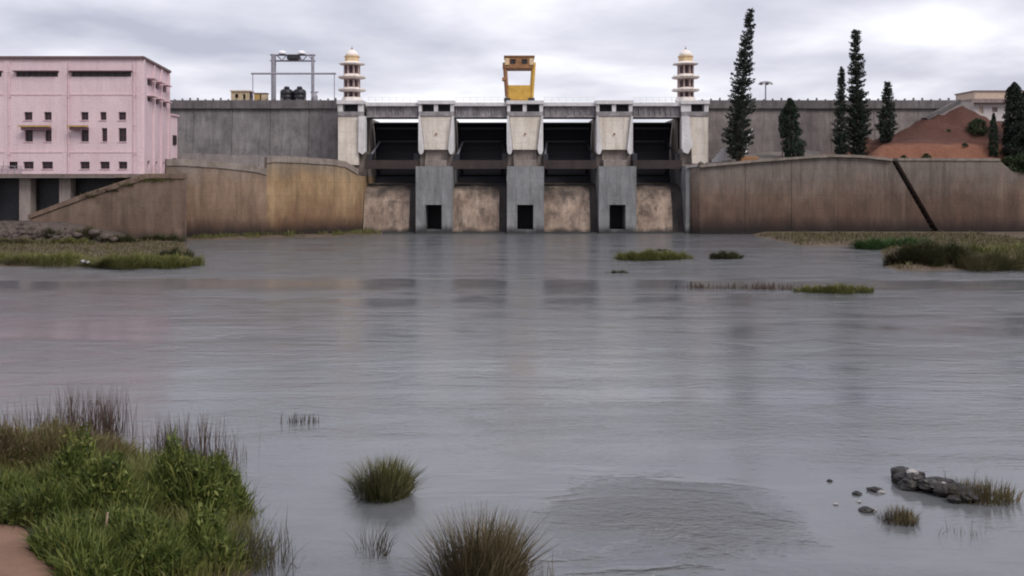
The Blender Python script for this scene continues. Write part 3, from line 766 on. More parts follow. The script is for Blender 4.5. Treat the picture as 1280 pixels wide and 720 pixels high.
# ------------------------------------------------------------------ yellow gantry crane
Yc = 134.5
gc = thing('gantry_crane', 'yellow gantry crane standing on the spillway bridge', 'crane', (PX(649, Yc), Yc, 18.86))
def cx_(x): return PX(x, Yc)
z0_, z1_ = 18.86, PZ(73, Yc)
for (xa, xb) in ((634, 631), (664, 667)):
    for yy in (Yc-1.6, Yc+1.6):
        MB().bar((cx_(xa), yy, z0_+.35), (cx_(xb), yy, z1_-.8), .42).build('leg', M['yellow'] if xa > 640 else M['yellow_dark'], gc)
        MB().box(cx_(xa)-.45, cx_(xa)+.45, yy-.5, yy+.5, z0_, z0_+.4).build('bogie', M['dark'], gc)
MB().box(cx_(635.5), cx_(663), Yc-1.75, Yc-1.5, z0_+.25, PZ(108, Yc)).build('front_panel', M['yellow'], gc)
MB().box(cx_(635.5), cx_(663), Yc+1.45, Yc+1.7, z0_+.25, PZ(116, Yc)).build('back_panel', M['yellow'], gc)
tb = MB().wall(lambda u, d, z: (u, Yc-1.9+d, z), cx_(631), cx_(667), PZ(87, Yc), z1_, .25,
               [(cx_(638), cx_(644.5), PZ(82, Yc), PZ(76, Yc)), (cx_(652), cx_(659), PZ(82, Yc), PZ(76, Yc))]).build('hoist_house', M['yellow_dark'], gc)
for (a, c) in ((638, 644.5), (652, 659)):
    MB().box(cx_(a), cx_(c), Yc-1.72, Yc-1.66, PZ(82, Yc), PZ(76, Yc)).build('window', M['glass'], tb)
MB().box(cx_(631), cx_(667), Yc-1.65, Yc+1.9, PZ(87, Yc), z1_).build('hoist_body', M['yellow_dark'], gc)
MB().box(cx_(630), cx_(668), Yc-2.05, Yc+2.0, z1_+.002, z1_+.16).build('roof', M['yellow_dark'], gc)
for a, c in ((631.2, 636.5), (661.5, 666.8)):
    MB().box(cx_(a), cx_(c), Yc-2.0, Yc-1.902, PZ(83, Yc), PZ(75, Yc)).build('corner_panel', M['tower_cream'], gc)
MB().box(cx_(628.3), cx_(631.5), Yc-1.2, Yc+.4, PZ(87, Yc), PZ(80, Yc)).build('cable_reel', M['yellow_dark'], gc, bevel=.1)
MB().box(cx_(627.8), cx_(633.2), Yc-1.9, Yc-.2, PZ(102, Yc), PZ(98.5, Yc)).build('side_platform', M['yellow_dark'], gc)
MB().bar((cx_(633), Yc-1.6, PZ(106, Yc)), (cx_(631.5), Yc-1.6, PZ(88, Yc)), .12).build('ladder', M['yellow_dark'], gc)

# ------------------------------------------------------------------ left hoist frame, tanks, pipe rail, huts on the dam crest
Yh = 143.0; zc0 = 19.4
hf = thing('hoist_frame', 'tall grey steel portal frame standing over the black water tanks', 'hoist frame', (PX(366, Yh), Yh, zc0))
zt_ = PZ(68, Yh)
for xa, th in ((342, .42), (391, .24)):
    for yy in (Yh-.35, Yh+.35):
        MB().bar((PX(xa, Yh), yy, zc0), (PX(xa, Yh), yy, zt_), th).build('leg', M['steel'], hf)
    MB().bar((PX(xa, Yh), Yh-.35, PZ(90, Yh)), (PX(xa, Yh), Yh+.35, PZ(90, Yh)), .25).build('leg_tie', M['steel'], hf)
tr = MB()
for zz_ in (zt_-.1, zt_-1.0):
    for yy in (Yh-.35, Yh+.35): tr.bar((PX(338, Yh), yy, zz_), (PX(394, Yh), yy, zz_), .13)
tr.build('truss_chord', M['steel'], hf)
for k in range(8):
    xa, xb = PX(lerp(340, 392, k/8), Yh), PX(lerp(340, 392, (k+1)/8), Yh)
    MB().bar((xa, Yh-.35, zt_-.1 if k % 2 else zt_-1.0), (xb, Yh-.35, zt_-1.0 if k % 2 else zt_-.1), .12).build('truss_brace', M['steel'], hf)
MB().box(PX(360, Yh), PX(374, Yh), Yh-.9, Yh+.9, zt_-.85, zt_-.1).build('trolley', M['dark'], hf, bevel=.08)
for xa in (354, 378):
    MB().lathe([(.62, 0), (.6, .25), (.35, .45)], (PX(xa, Yh), Yh-.6, zt_+.02), 10).build('hoist_cover', M['white_paint'], hf)
pr2 = thing('pipe_rail', 'thin grey pipe rail on posts beside the steel portal frame', 'pipe rail', (PX(367, 141), 141, zc0))
MB().tube([(PX(314, 141), 141, PZ(92, 141)), (PX(420, 141), 141, PZ(92, 141))], .16, 6).build('rail', M['steel'], pr2)
for xa in (316, 418): MB().tube([(PX(xa, 141), 141, zc0), (PX(xa, 141), 141, PZ(92, 141))], .07, 6).build('post', M['steel'], pr2)
def tank(x, lab):
    t_ = thing('water_tank', lab, 'water tank', (PX(x, 141.8), 141.8, zc0), 'black water tanks on the dam crest')
    c = (PX(x, 141.8), 141.8, zc0)
    MB().lathe([(1.0, 0), (1.0, .4), (.96, .45), (1.0, .5), (1.0, 1.0), (.96, 1.05), (1.0, 1.1), (1.0, 1.6), (.9, 1.85), (.45, 2.1)], c, 18).build('body', M['tank'], t_, True)
    MB().lathe([(.42, 2.08), (.42, 2.35), (.25, 2.45)], c, 12).build('lid', M['tank'], t_, True)
tank(358.5, 'black plastic water tank under the portal frame, farther from the domed tower')
tank(374.5, 'black plastic water tank under the portal frame, nearer the domed tower')
ht = thing('cabin', 'small cream flat-roofed cabin on the dam crest by the pink building', 'cabin', (PX(300, 142), 142, zc0))
MB().wall(lambda u, d, z: (u, 140.9+d, z), PX(289, 141), PX(312, 141), zc0, PZ(114.5, 141), .15, [(PX(294, 141), PX(298, 141), zc0+.6, zc0+1.2), (PX(304, 141), PX(307, 141), zc0, zc0+1.2)]).build('wall', M['hut'], ht)
MB().box(PX(289, 141), PX(312, 141), 141.4, 143, zc0, PZ(114.6, 141)).build('inner_wall', M['tower_dark'], ht)
MB().box(PX(288, 141), PX(313, 141), 140.7, 143.2, PZ(114.5, 141), PZ(113, 141)).build('roof', M['house_cream'], ht)
for x, col_, lab in ((322, M['ochre_paint'], 'ochre equipment box with low lid on the dam crest beside the cabin'), (331, M['hut'], 'cream equipment box with low lid on the dam crest beside the cabin')):
    bx_ = thing('equipment_box', lab, 'box', (PX(x, 141), 141, zc0))
    MB().box(PX(x-3.5, 141), PX(x+3.5, 141), 140.5, 141.5, zc0, PZ(117.5, 141)).build('body', col_, bx_, bevel=.05)
    MB().box(PX(x-4, 141), PX(x+4, 141), 140.4, 141.6, PZ(117.5, 141), PZ(116.4, 141)).build('lid', M['roof_brown'], bx_)
va = thing('valve_stand', 'squat grey valve stand on the dam crest beside the thin frame leg', 'valve stand', (PX(394, 141), 141, zc0))
MB().lathe([(.55, 0), (.5, .9), (.3, 1.3), (.25, 1.6)], (PX(393, 141), 141, zc0), 8).build('pedestal', M['steel'], va)
MB().tube([(PX(393, 141)-.6, 141, zc0+1.5), (PX(393, 141)+.6, 141, zc0+1.5)], .12, 6).build('hand_wheel', M['steel'], va)

# high mast light
hm = thing('mast_light', 'slender mast light with round lamp ring above the dam', 'mast light', (PX(957, 144), 144, 19.4))
MB().tube([(PX(957, 144), 144, 19.4), (PX(957, 144), 144, PZ(104, 144))], [.14, .09], 8).build('mast', M['steel'], hm)
MB().lathe([(.3, 0), (1.0, .12), (1.0, .25), (.3, .45)], (PX(957, 144), 144, PZ(105, 144)), 12).build('lamp_ring', M['steel'], hm)
for k in range(6):
    a = 2*math.pi*k/6
    MB().lathe([(.22, 0), (.26, .12), (.1, .22)], (PX(957, 144)+.95*math.cos(a), 144+.95*math.sin(a), PZ(105.6, 144)), 6).build('lamp', M['house_wall'], hm)

# house on the embankment
Yo = 142.0
hs = thing('house', 'small flat-roofed pale house on the red embankment', 'house', (PX(1240, Yo), Yo+3, 17))
ox = lambda x: PX(x, Yo)
zz0, zz1 = 16.5, PZ(129, Yo)
ow = [(ox(1224), ox(1229), PZ(142, Yo), PZ(133, Yo)), (ox(1240), ox(1247), PZ(140, Yo), PZ(134, Yo)), (ox(1262), ox(1269), PZ(140, Yo), PZ(134, Yo))]
MB().wall(lambda u, d, z: (u, Yo+d, z), ox(1217), ox(1285), zz0, zz1, .25, ow).build('wall', M['house_wall'], hs)
for q in ow[1:]:
    wn = MB().box(q[0], q[1], Yo+.18, Yo+.22, q[2], q[3]).build('window', M['house_eave'], hs)
MB().box(ow[0][0], ow[0][1], Yo+.16, Yo+.2, ow[0][2], ow[0][3]).build('door', M['house_cream'], hs)
MB().box(ox(1217), ox(1217)+.25, Yo+.25, Yo+6, zz0, zz1).box(ox(1285)-.25, ox(1285), Yo+.25, Yo+6, zz0, zz1).box(ox(1217)+.25, ox(1285)-.25, Yo+5.7, Yo+6, zz0, zz1).build('side_wall', M['house_wall'], hs)
r_ = MB().box(ox(1211), ox(1290), Yo-.9, Yo+6.6, zz1, PZ(124, Yo)).build('roof', M['house_eave'], hs)
MB().box(ox(1218), ox(1286), Yo-.1, Yo+6, PZ(124, Yo), PZ(114.5, Yo)).build('roof_parapet', M['house_cream'], hs)
MB().box(ox(1217), ox(1287), Yo-.25, Yo+6.2, PZ(114.5, Yo), PZ(113, Yo)).build('parapet_cap', M['house_eave'], hs)

# ------------------------------------------------------------------ vegetation builders
def build_arrays(name, mat, V, Fq, Ft, parent=None, kind=None):
    me = bpy.data.meshes.new(name)
    me.from_pydata(V.tolist(), [], Fq.tolist() + Ft.tolist())
    me.materials.append(mat)
    o_ = bpy.data.objects.new(name, me); C.objects.link(o_)
    if parent is not None:
        o_.parent = parent; o_.matrix_parent_inverse = parent.matrix_basis.inverted()
    if kind: o_['kind'] = kind
    return o_
def blades(base, height, lean, width, seed=0):
    """base (n,3), height (n,), lean (n,2) sideways reach at the tip, width (n,) -> 5 vertices per blade"""
    n = len(base); r = np.random.default_rng(seed)
    a = r.uniform(0, math.pi, n); s = np.stack([np.cos(a), np.sin(a), np.zeros(n)], 1)*width[:, None]*.5
    L3 = np.concatenate([lean, np.zeros((n, 1))], 1); H = np.zeros((n, 3)); H[:, 2] = height
    mid = base + H*.58 + L3*.36; tip = base + H + L3
    V = np.stack([base-s, base+s, mid+s*.8, mid-s*.8, tip], 1).reshape(-1, 3)
    i = np.arange(n)[:, None]*5
    return V, i+np.array([[0, 1, 2, 3]]), i+np.array([[3, 2, 4]])
def leaves(pos, size, seed=0, up=.3, aspect=.55):
    n = len(pos); r = np.random.default_rng(seed)
    d = r.normal(size=(n, 3)); d[:, 2] += up; d /= np.linalg.norm(d, axis=1)[:, None]
    e_ = r.normal(size=(n, 3)); s = np.cross(d, e_); s /= np.linalg.norm(s, axis=1)[:, None]
    sz = (size*r.uniform(.6, 1.3, n))[:, None] if np.ndim(size) == 0 else size[:, None]
    V = np.stack([pos-d*sz*.5, pos+s*sz*aspect*.5, pos+d*sz*.5, pos-s*sz*aspect*.5], 1).reshape(-1, 3)
    i = np.arange(n)[:, None]*4
    return V, i+np.array([[0, 1, 2, 3]]), np.zeros((0, 3), int)

def tussock(name, label, cat, x, y, rad, hgt, n, mat, spread=.9, width=.02, z=-.05, group=None, flat=1.0, seed=1, power=.5, ring=.35):
    r = np.random.default_rng(seed)
    a = r.uniform(0, 2*math.pi, n); q = r.uniform(0, 1, n)**power
    bx_ = np.cos(a)*q*rad*ring; by_ = np.sin(a)*q*rad*ring*flat
    base = np.stack([x+bx_, y+by_, np.full(n, z)], 1)
    h_ = hgt*r.uniform(.3, 1.12, n)*(1.05-.35*q)
    out_ = q*spread*rad*(1-ring)*r.uniform(.4, 1.25, n)
    lean = np.stack([np.cos(a)*out_, np.sin(a)*out_*flat], 1) + r.normal(0, .15*hgt, (n, 2))
    V, q4, t3 = blades(base, h_, lean, width*r.uniform(.6, 1.4, n), seed)
    o_ = build_arrays(name, mat, V, q4, t3)
    return tag(o_, label, cat, group)

def mound(name, label, cat, pts, n, mat, hblade, width, seed, leafmat=None, kind=None, ground=None):
    """a grassy clump: pts = list of (x, y, rx, ry, h) low mounds; blades stand all over them"""
    r = np.random.default_rng(seed); tot = sum(p[2]*p[3] for p in pts); VV, QQ, TT, off = [], [], [], 0
    for (x, y, rx, ry, h_) in pts:
        m_n = int(n*rx*ry/tot)
        a = r.uniform(0, 2*math.pi, m_n); q = np.sqrt(r.uniform(0, 1, m_n))
        wob = 1 + .22*np.sin(a*3+seed) + .13*np.sin(a*7+2*seed)
        u, v = np.cos(a)*q*wob, np.sin(a)*q*wob
        z = (ground if ground is not None else 0) + h_*np.sqrt(np.clip(1-q*q, 0, 1))*.62*r.uniform(.1, 1, m_n) - .05
        base = np.stack([x+u*rx, y+v*ry, z], 1)
        hb = hblade*r.uniform(.4, 1.2, m_n)*(.75+.5*np.sin(u*9+seed)*np.sin(v*8+1.3*seed)**2)
        lean = np.stack([u, v], 1)*hblade*.45 + r.normal(0, hblade*.28, (m_n, 2))
        V, q4, t3 = blades(base, hb, lean, width*r.uniform(.6, 1.5, m_n), seed)
        VV.append(V); QQ.append(q4+off); TT.append(t3+off); off += len(V)
    o_ = build_arrays(name, mat, np.concatenate(VV), np.concatenate(QQ), np.concatenate(TT))
    return tag(o_, label, cat, kind=kind) if not kind else tag(o_, label, cat, kind=kind)

# ------------------------------------------------------------------ trees
def cook_pine(label, x, y, z, h_, rad, lean=(0, 0), seed=1, bend=.0, mat='pine', dens=1.0):
    r = np.random.default_rng(seed)
    t_ = thing('pine_tree', label, 'tree', (x, y, z))
    def axis(s):  return Vector((x + lean[0]*(s + bend*s*(s-1)), y + lean[1]*s, z + h_*s))
    MB().tube([axis(k/12)-Vector((0, 0, .4 if k == 0 else 0)) for k in range(13)], [lerp(.26*h_/20+.05, .03, k/12) for k in range(13)], 7).build('trunk', M['bark'], t_)
    br_ = MB(); P, S = [], []
    s = .035
    while s < 1.0:
        prof = rad*(min(1, .55+s*3.0) if s < .15 else 1.0)*(1-.80*max(0, s-.18)/.82)**.8
        nb = r.integers(5, 8); a0_ = r.uniform(0, 6.28)
        for k in range(nb):
            if r.uniform() < (.14 if s < .35 else .26): continue
            a = a0_ + 6.283*k/nb + r.normal(0, .15); Lb = max(.18, prof*r.uniform(.6, 1.15))
            o_ = axis(min(1, s + r.normal(0, .004))); d = Vector((math.cos(a), math.sin(a), 0))
            pts = [o_, o_ + d*Lb*.55 + Vector((0, 0, -.06*Lb)), o_ + d*Lb + Vector((0, 0, .14*Lb))]
            br_.tube(pts, [.04, .03, .012], 3)
            m_n = max(5, int(24*Lb*dens))
            for j in range(m_n):
                u = (j+r.uniform(.2, 1))/m_n
                if u < .18: continue
                q = pts[0].lerp(pts[1], min(1, u*1.8)) if u < .55 else pts[1].lerp(pts[2], (u-.55)/.45)
                P.append((q.x+r.normal(0, .05), q.y+r.normal(0, .05), q.z+r.normal(0, .08)+.06)); S.append(.30*r.uniform(.6, 1.4))
        s += .28/h_*r.uniform(.75, 1.3)
    for k in range(10): q = axis(1-.02*k/h_*8); P.append((q.x, q.y, q.z+.05*k)); S.append(.3)
    br_.build('branches', M['bark'], t_, kind='stuff')
    V, q4, t3 = leaves(np.array(P), np.array(S), seed, up=.5, aspect=.40)
    V2, q5, _ = leaves(np.array(P)+r.normal(0, .07, (len(P), 3)), np.array(S)*.95, seed+9, up=.7, aspect=.34)
    build_arrays('crown', M[mat], np.concatenate([V, V2]), np.concatenate([q4, q5+len(V)]), t3, t_)
    return t_
def leafy(name, label, cat, x, y, z, prof, n, mat, size, seed, lean=(0, 0), trunk=.12, gaps=.6):
    """prof [(height, radius)...] column or ball crown filled with leaf faces, noise carved"""
    r = np.random.default_rng(seed); t_ = thing(name, label, cat, (x, y, z))
    hs_ = [p_[0] for p_ in prof]; rs_ = [p_[1] for p_ in prof]; H_ = hs_[-1]; P = []
    stem = [(x+lean[0]*(k/6), y+lean[1]*(k/6), z-.3*(k == 0)+H_*.9*k/6) for k in range(7)]
    MB().tube(stem, [lerp(trunk, .02, k/6) for k in range(7)], 6).build('trunk', M['bark'], t_)
    while len(P) < n:
        hh = r.uniform(hs_[0], H_); R_ = interp(hh, hs_, rs_)
        a = r.uniform(0, 6.283); q = r.uniform(.25, 1)**.5
        nn = mnoise.noise(Vector((math.cos(a)*1.4+seed, math.sin(a)*1.4, hh*1.1/max(.6, max(rs_))*1.6)))
        if q > .62 + nn*gaps + .36: continue
        R2 = R_*(1+.42*nn)
        P.append((x+lean[0]*hh/H_+math.cos(a)*q*R2, y+lean[1]*hh/H_+math.sin(a)*q*R2, z+hh))
    V, q4, t3 = leaves(np.array(P), size, seed, up=.7)
    build_arrays('crown', M[mat], V, q4, t3, t_)
    return t_
def on_bank(x, Y): X = PX(x, Y); return X, Y, bank_z(X, Y)-.05

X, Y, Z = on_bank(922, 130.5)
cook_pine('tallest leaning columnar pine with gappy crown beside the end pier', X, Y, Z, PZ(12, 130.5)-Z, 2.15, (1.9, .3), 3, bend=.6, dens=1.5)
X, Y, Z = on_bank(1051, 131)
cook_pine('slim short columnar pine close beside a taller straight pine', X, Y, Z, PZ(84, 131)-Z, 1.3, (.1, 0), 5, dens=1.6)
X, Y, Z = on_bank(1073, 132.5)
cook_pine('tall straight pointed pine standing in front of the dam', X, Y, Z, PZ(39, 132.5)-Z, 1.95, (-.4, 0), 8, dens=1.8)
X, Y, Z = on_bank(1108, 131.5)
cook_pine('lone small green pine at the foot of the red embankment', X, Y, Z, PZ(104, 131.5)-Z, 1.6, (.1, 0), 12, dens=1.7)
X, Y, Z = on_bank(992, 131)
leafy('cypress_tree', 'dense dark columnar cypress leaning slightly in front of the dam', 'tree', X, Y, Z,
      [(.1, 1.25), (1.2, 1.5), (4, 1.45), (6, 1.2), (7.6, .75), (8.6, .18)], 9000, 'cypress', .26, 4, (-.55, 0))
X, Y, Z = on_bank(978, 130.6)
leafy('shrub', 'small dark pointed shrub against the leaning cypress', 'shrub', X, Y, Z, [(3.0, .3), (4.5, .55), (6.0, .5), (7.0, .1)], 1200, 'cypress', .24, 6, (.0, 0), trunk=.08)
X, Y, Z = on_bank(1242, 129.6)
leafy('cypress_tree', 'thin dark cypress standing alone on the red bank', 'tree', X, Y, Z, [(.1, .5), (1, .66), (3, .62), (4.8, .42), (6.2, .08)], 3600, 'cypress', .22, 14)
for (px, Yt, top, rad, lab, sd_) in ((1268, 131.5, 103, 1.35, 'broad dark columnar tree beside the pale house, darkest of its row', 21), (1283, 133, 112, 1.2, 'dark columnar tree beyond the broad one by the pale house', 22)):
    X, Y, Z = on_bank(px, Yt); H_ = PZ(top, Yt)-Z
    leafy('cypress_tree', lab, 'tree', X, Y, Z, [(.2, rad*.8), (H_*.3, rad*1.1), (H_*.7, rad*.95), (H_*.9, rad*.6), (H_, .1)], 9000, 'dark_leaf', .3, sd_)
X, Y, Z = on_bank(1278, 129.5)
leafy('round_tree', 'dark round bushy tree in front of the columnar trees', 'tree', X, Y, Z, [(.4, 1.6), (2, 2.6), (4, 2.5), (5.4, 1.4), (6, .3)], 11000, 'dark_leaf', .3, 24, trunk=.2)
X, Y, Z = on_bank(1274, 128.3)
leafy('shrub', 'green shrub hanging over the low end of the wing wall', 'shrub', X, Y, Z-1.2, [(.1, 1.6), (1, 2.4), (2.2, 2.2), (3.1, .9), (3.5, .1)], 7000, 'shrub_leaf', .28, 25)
X, Y, Z = on_bank(1222, 133.5)
leafy('shrub', 'scrubby dark shrub growing on the red earth slope', 'shrub', X, Y, Z-.2, [(.1, .8), (.8, 1.5), (1.7, 1.3), (2.4, .3)], 2600, 'shrub_leaf', .25, 26)
for i, (px, Yt, s_, lab) in enumerate(((1130, 128.9, .55, 'tiny shrub on the bank crest near the lone pine'), (1158, 128.9, .7, 'low shrub on the bank crest between lone pine and thin cypress'), (1068, 128.9, .6, 'tiny shrub at the foot of the paired pines'))):
    X, Y, Z = on_bank(px, Yt)
    leafy('shrub', lab, 'shrub', X, Y, Z, [(.05, s_*.8), (s_*.6, s_), (s_*1.3, s_*.3)], 500, 'shrub_leaf', .2, 40+i, trunk=.05)

for i, (px, Yt, s_, lab) in enumerate(((1186, 134.5, .35, 'scrubby tuft high on the red slope below the abutment'), (1206, 130.4, .5, 'scrubby tuft low on the red slope near the dark shrub'))):
    X, Y, Z = on_bank(px, Yt)
    leafy('shrub', lab, 'shrub', X, Y, Z, [(.05, s_*.9), (s_*.5, s_), (s_*1.1, s_*.3)], 240, 'shrub_leaf', .18, 60+i, trunk=.04)
# small things on the right terrace
X, Y, Z = on_bank(936, 130)
pl = thing('planter', 'low reddish planter box on the terrace beside the leaning pine', 'planter', (X, Y, Z))
MB().box(X-1.2, X+1.3, Y-.4, Y+.5, Z-.1, Z+.75).build('box', M['yellow_dark'], pl, bevel=.08)
MB().box(X-1.05, X+1.15, Y-.3, Y+.4, Z+.75, Z+.95).build('rim', M['coping'], pl, bevel=.05)
X, Y, Z = on_bank(897, 133)
st_ = thing('stair_flight', 'pale concrete stair flight on the terrace by the end pier', 'stairs', (X, Y, Z))
for k in range(6): MB().box(X-.9+.35*k, X-.5+.35*k, Y-.6, Y+.6, Z-.1, Z+.35*(k+1)).build('step', M['deck'], st_)
X, Y, Z = on_bank(943, 136)
sg = thing('slanted_pipe', 'short white slanted pipe against the dam by the pine', 'pipe', (X, Y, Z))
MB().tube([(X-.9, Y+1.5, Z+.2), (X-.3, Y+1.8, Z+3.2), (X+.3, Y+2.0, Z+3.9)], .16, 8).build('pipe', M['white_paint'], sg)
MB().lathe([(.3, -.1), (.3, .25)], (X-.9, Y+1.5, Z+.1), 8).build('foot', M['coping'], sg)
X, Y, Z = on_bank(876, 130.4)
for k, (dx_, s_) in enumerate(((0, .45), (.9, .35))):
    q = MB(); q.lathe([(s_*.7, 0), (s_, s_*.5), (s_*.75, s_), (s_*.3, s_*1.3)], (X+dx_, Y, Z), 7)
    tag(q.build('boulder', M['rubble'], smooth=True), ['brown boulder on the terrace at the corner of the wing wall', 'smaller brown boulder on the terrace next to the corner boulder'][k], 'boulder')

# ------------------------------------------------------------------ rubble and far shores
def rock_mesh(b, c, s, seed, sub=1, sq=(1, 1, .7)):
    r = np.random.default_rng(seed); nlat, nlon = (4, 7) if sub == 1 else (8, 14)
    o_ = len(b.v); off = Vector(r.uniform(-20, 20, 3))
    for i in range(nlat+1):
        th = math.pi*i/nlat
        for k in range(nlon):
            a = 2*math.pi*k/nlon
            d = Vector((math.sin(th)*math.cos(a), math.sin(th)*math.sin(a), math.cos(th)))
            m_ = 1 + .42*mnoise.noise(d*1.4+off) + (.34*abs(mnoise.noise(d*2.9+off)) + .16*mnoise.noise(d*6.5+off) if sub > 1 else 0)
            b.v.append((c[0]+d.x*s*m_*sq[0], c[1]+d.y*s*m_*sq[1], c[2]+d.z*s*m_*sq[2]))
    for i in range(nlat):
        for k in range(nlon):
            b.f.append((o_+i*nlon+k, o_+(i+1)*nlon+k, o_+(i+1)*nlon+(k+1)%nlon, o_+i*nlon+(k+1)%nlon))
b = MB()
ledge = MB()
for i in range(28):
    X = lerp(-80, -46, i/27)
    zt2 = interp(X, [-80, -58, -52, -47, -46], [2.6, 2.5, 2.1, 1.0, .2]) + .5*mnoise.noise(Vector((X*.45, 0, 0)))
    ledge.v += [(X, 105.8, -.3), (X, 107.6, zt2*.62), (X, 108.8, zt2), (X, 114.4, zt2+.02), (X, 114.4, -.3)]
for i in range(27):
    o_ = i*5
    for k in range(4): ledge.f.append((o_+k, o_+5+k, o_+6+k, o_+k+1))
tag(ledge.build('rubble_slope', M['rubble'], smooth=True), kind='structure')
rr = np.random.default_rng(5)
for i in range(330):
    X = rr.uniform(-70, -47); k = rr.uniform()
    zt2 = interp(X, [-80, -58, -52, -47, -46], [2.6, 2.5, 2.1, 1.0, .2])
    rock_mesh(b, (X, lerp(105.6, 109.0, k), zt2*k*.95+.05), rr.uniform(.18, .5), 100+i)
tag(b.build('rubble_stones', M['rubble']), 'loose grey rubble stones covering the slope under the columns', 'rubble', kind='stuff')
for i, (px, py, Yt, s_) in enumerate(((118, 291, 106.4, .55), (131, 296, 105.4, .5), (96, 294, 105.8, .5), (70, 298, 105.4, .42), (143, 299, 105, .4))):
    q = MB(); X = PX(px, Yt); rock_mesh(q, (X, Yt, max(.25, PZ(py, Yt))), s_, 700+i, 2)
    tag(q.build('boulder', M['rubble'], smooth=True), ['largest grey boulder at the foot of the rubble slope', 'grey boulder between the largest boulder and the dark scrub', 'grey boulder behind the olive scrub by the rubble slope', 'low grey boulder between olive and brownish scrub', 'smallest grey boulder beside the dark scrub at the rubble end'][i], 'boulder', 'boulders at the foot of the rubble slope')
q = MB(); rock_mesh(q, (PX(103, 80), 80.2, .5), .2, 31, 2); rock_mesh(q, (PX(110, 80), 80.05, .42), .17, 32, 2)
tag(q.build('pale_stone', M['pale_stone'], smooth=True), 'pale whitish stone between two grass clumps on the shore', 'stone')

# grass over the two far shores (uncountable)
def cover(name, label, cond, x0, x1, y0, y1, n, mat, hb, wd, seed):
    r = np.random.default_rng(seed); B = []
    while len(B) < n:
        X, Y = r.uniform(x0, x1), r.uniform(y0, y1)
        z = ground_z(X, Y)
        if z > .06 and cond(X, Y): B.append((X, Y, z-.04))
    B = np.array(B); hh = hb*r.uniform(.35, 1.2, n)*(.6+.6*np.abs(np.sin(B[:, 0]*.7)*np.sin(B[:, 1]*.5+1)))
    V, q4, t3 = blades(B, hh, r.normal(0, hb*.3, (n, 2)), wd*r.uniform(.6, 1.5, n), seed)
    o_ = build_arrays(name, mat, V, q4, t3)
    return tag(o_, label, 'grass', kind='stuff')
cover('shore_grass', 'low olive grass along the shore below the pink building', lambda X, Y: True, -60, -29, 80, 108, 9000, M['grass_far'], .42, .07, 51)
cover('shore_grass', 'low brownish grass along the shore below the right wing wall', lambda X, Y: Y < 122, 32, 62, 75, 122, 15000, M['grass_far'], .5, .07, 52)
cover('wall_foot_grass', 'thin green weeds on the mud at the foot of the ochre wall', lambda X, Y: Y > 112 and mnoise.noise(Vector((X*.5, Y*.4, 2))) > .05, -46, -17, 112, 129, 4200, M['grass_olive'], .7, .06, 53)

mound('grass_clump', 'long olive grass clump at the water edge below the columns', 'grass clump', [(-42.5, 83, 5.2, 2.6, .9), (-48.5, 83.5, 4, 2.5, .8)], 9000, M['grass_olive'], .75, .06, 61)
mound('grass_clump', 'rounded dense olive grass clump beside the pale stone', 'grass clump', [(-33.8, 80.5, 3.1, 2.2, 1.0), (-30.3, 80.8, 2.6, 1.8, .85)], 9500, M['grass_olive'], .8, .055, 62)
mound('grass_clump', 'small dark weedy clump at the foot of the brown wall', 'grass clump', [(-32.5, 88, 1.6, 1.1, .9)], 1300, M['far_dark'], .8, .06, 63)
mound('grass_clump', 'long rounded olive grass islet in open water', 'grass islet', [(13.0, 88, 2.6, 1.6, .85), (15.2, 88.2, 1.6, 1.2, .6), (11.4, 87.8, 1.5, 1.1, .5)], 6500, M['grass_olive'], .62, .05, 64)
mound('grass_clump', 'small dark grass islet next to the long olive islet', 'grass islet', [(20.4, 88.8, 1.35, 1.0, .6)], 1900, M['far_dark'], .55, .05, 65)
mound('grass_clump', 'tiny flat weed patch between the two grass islets', 'weed patch', [(15.8, 98, .9, .5, .2)], 260, M['far_dark'], .25, .05, 66)
mound('grass_clump', 'tiny weed patch floating in the open water by the islet', 'weed patch', [(8.6, 75.5, 1.0, .5, .12)], 240, M['far_dark'], .25, .05, 67)
mound('grass_clump', 'green grass islet with trailing edges apart from the reeds', 'grass islet', [(22.0, 62.6, 1.3, .9, .55), (20.6, 62.8, 1.1, .6, .3), (23.6, 62.8, 1.1, .6, .28)], 3400, M['grass_olive'], .45, .035, 68)
mound('bush', 'dark rounded bush at the water edge on the right shore', 'bush', [(36.0, 80.8, 2.5, 1.8, 2.8), (38.6, 81.2, 2.0, 1.6, 2.5)], 15000, M['far_dark'], .9, .06, 69)
mound('bush', 'bright green low bush behind the dark rounded bush', 'bush', [(39.5, 101, 2.4, 1.6, 1.1), (43.5, 101, 2.4, 1.6, 1.4)], 5000, M['far_green'], .8, .07, 70)
mound('grass_clump', 'wide brownish grass clump beside the dark rounded bush', 'grass clump', [(41.2, 78.8, 3.6, 2.4, 1.6), (46.5, 80, 3.6, 2.8, 2.2)], 10000, M['grass_far'], .9, .055, 71)
mound('grass_clump', 'pale olive grass clump behind the wide brownish clump', 'grass clump', [(44, 88, 4.4, 2.4, 1.5), (51, 90, 4.5, 2.6, 1.4)], 8000, M['grass_olive'], .9, .06, 72)
mound('ramp_weeds', 'green weeds trailing over the top of the ramp wall', 'weeds', [(PX(178, 111.8), 111.75, 1.6, .45, .4), (PX(200, 111.8), 111.7, 1.8, .4, .25)], 700, M['grass_olive'], .55, .06, 73, ground=7.35)
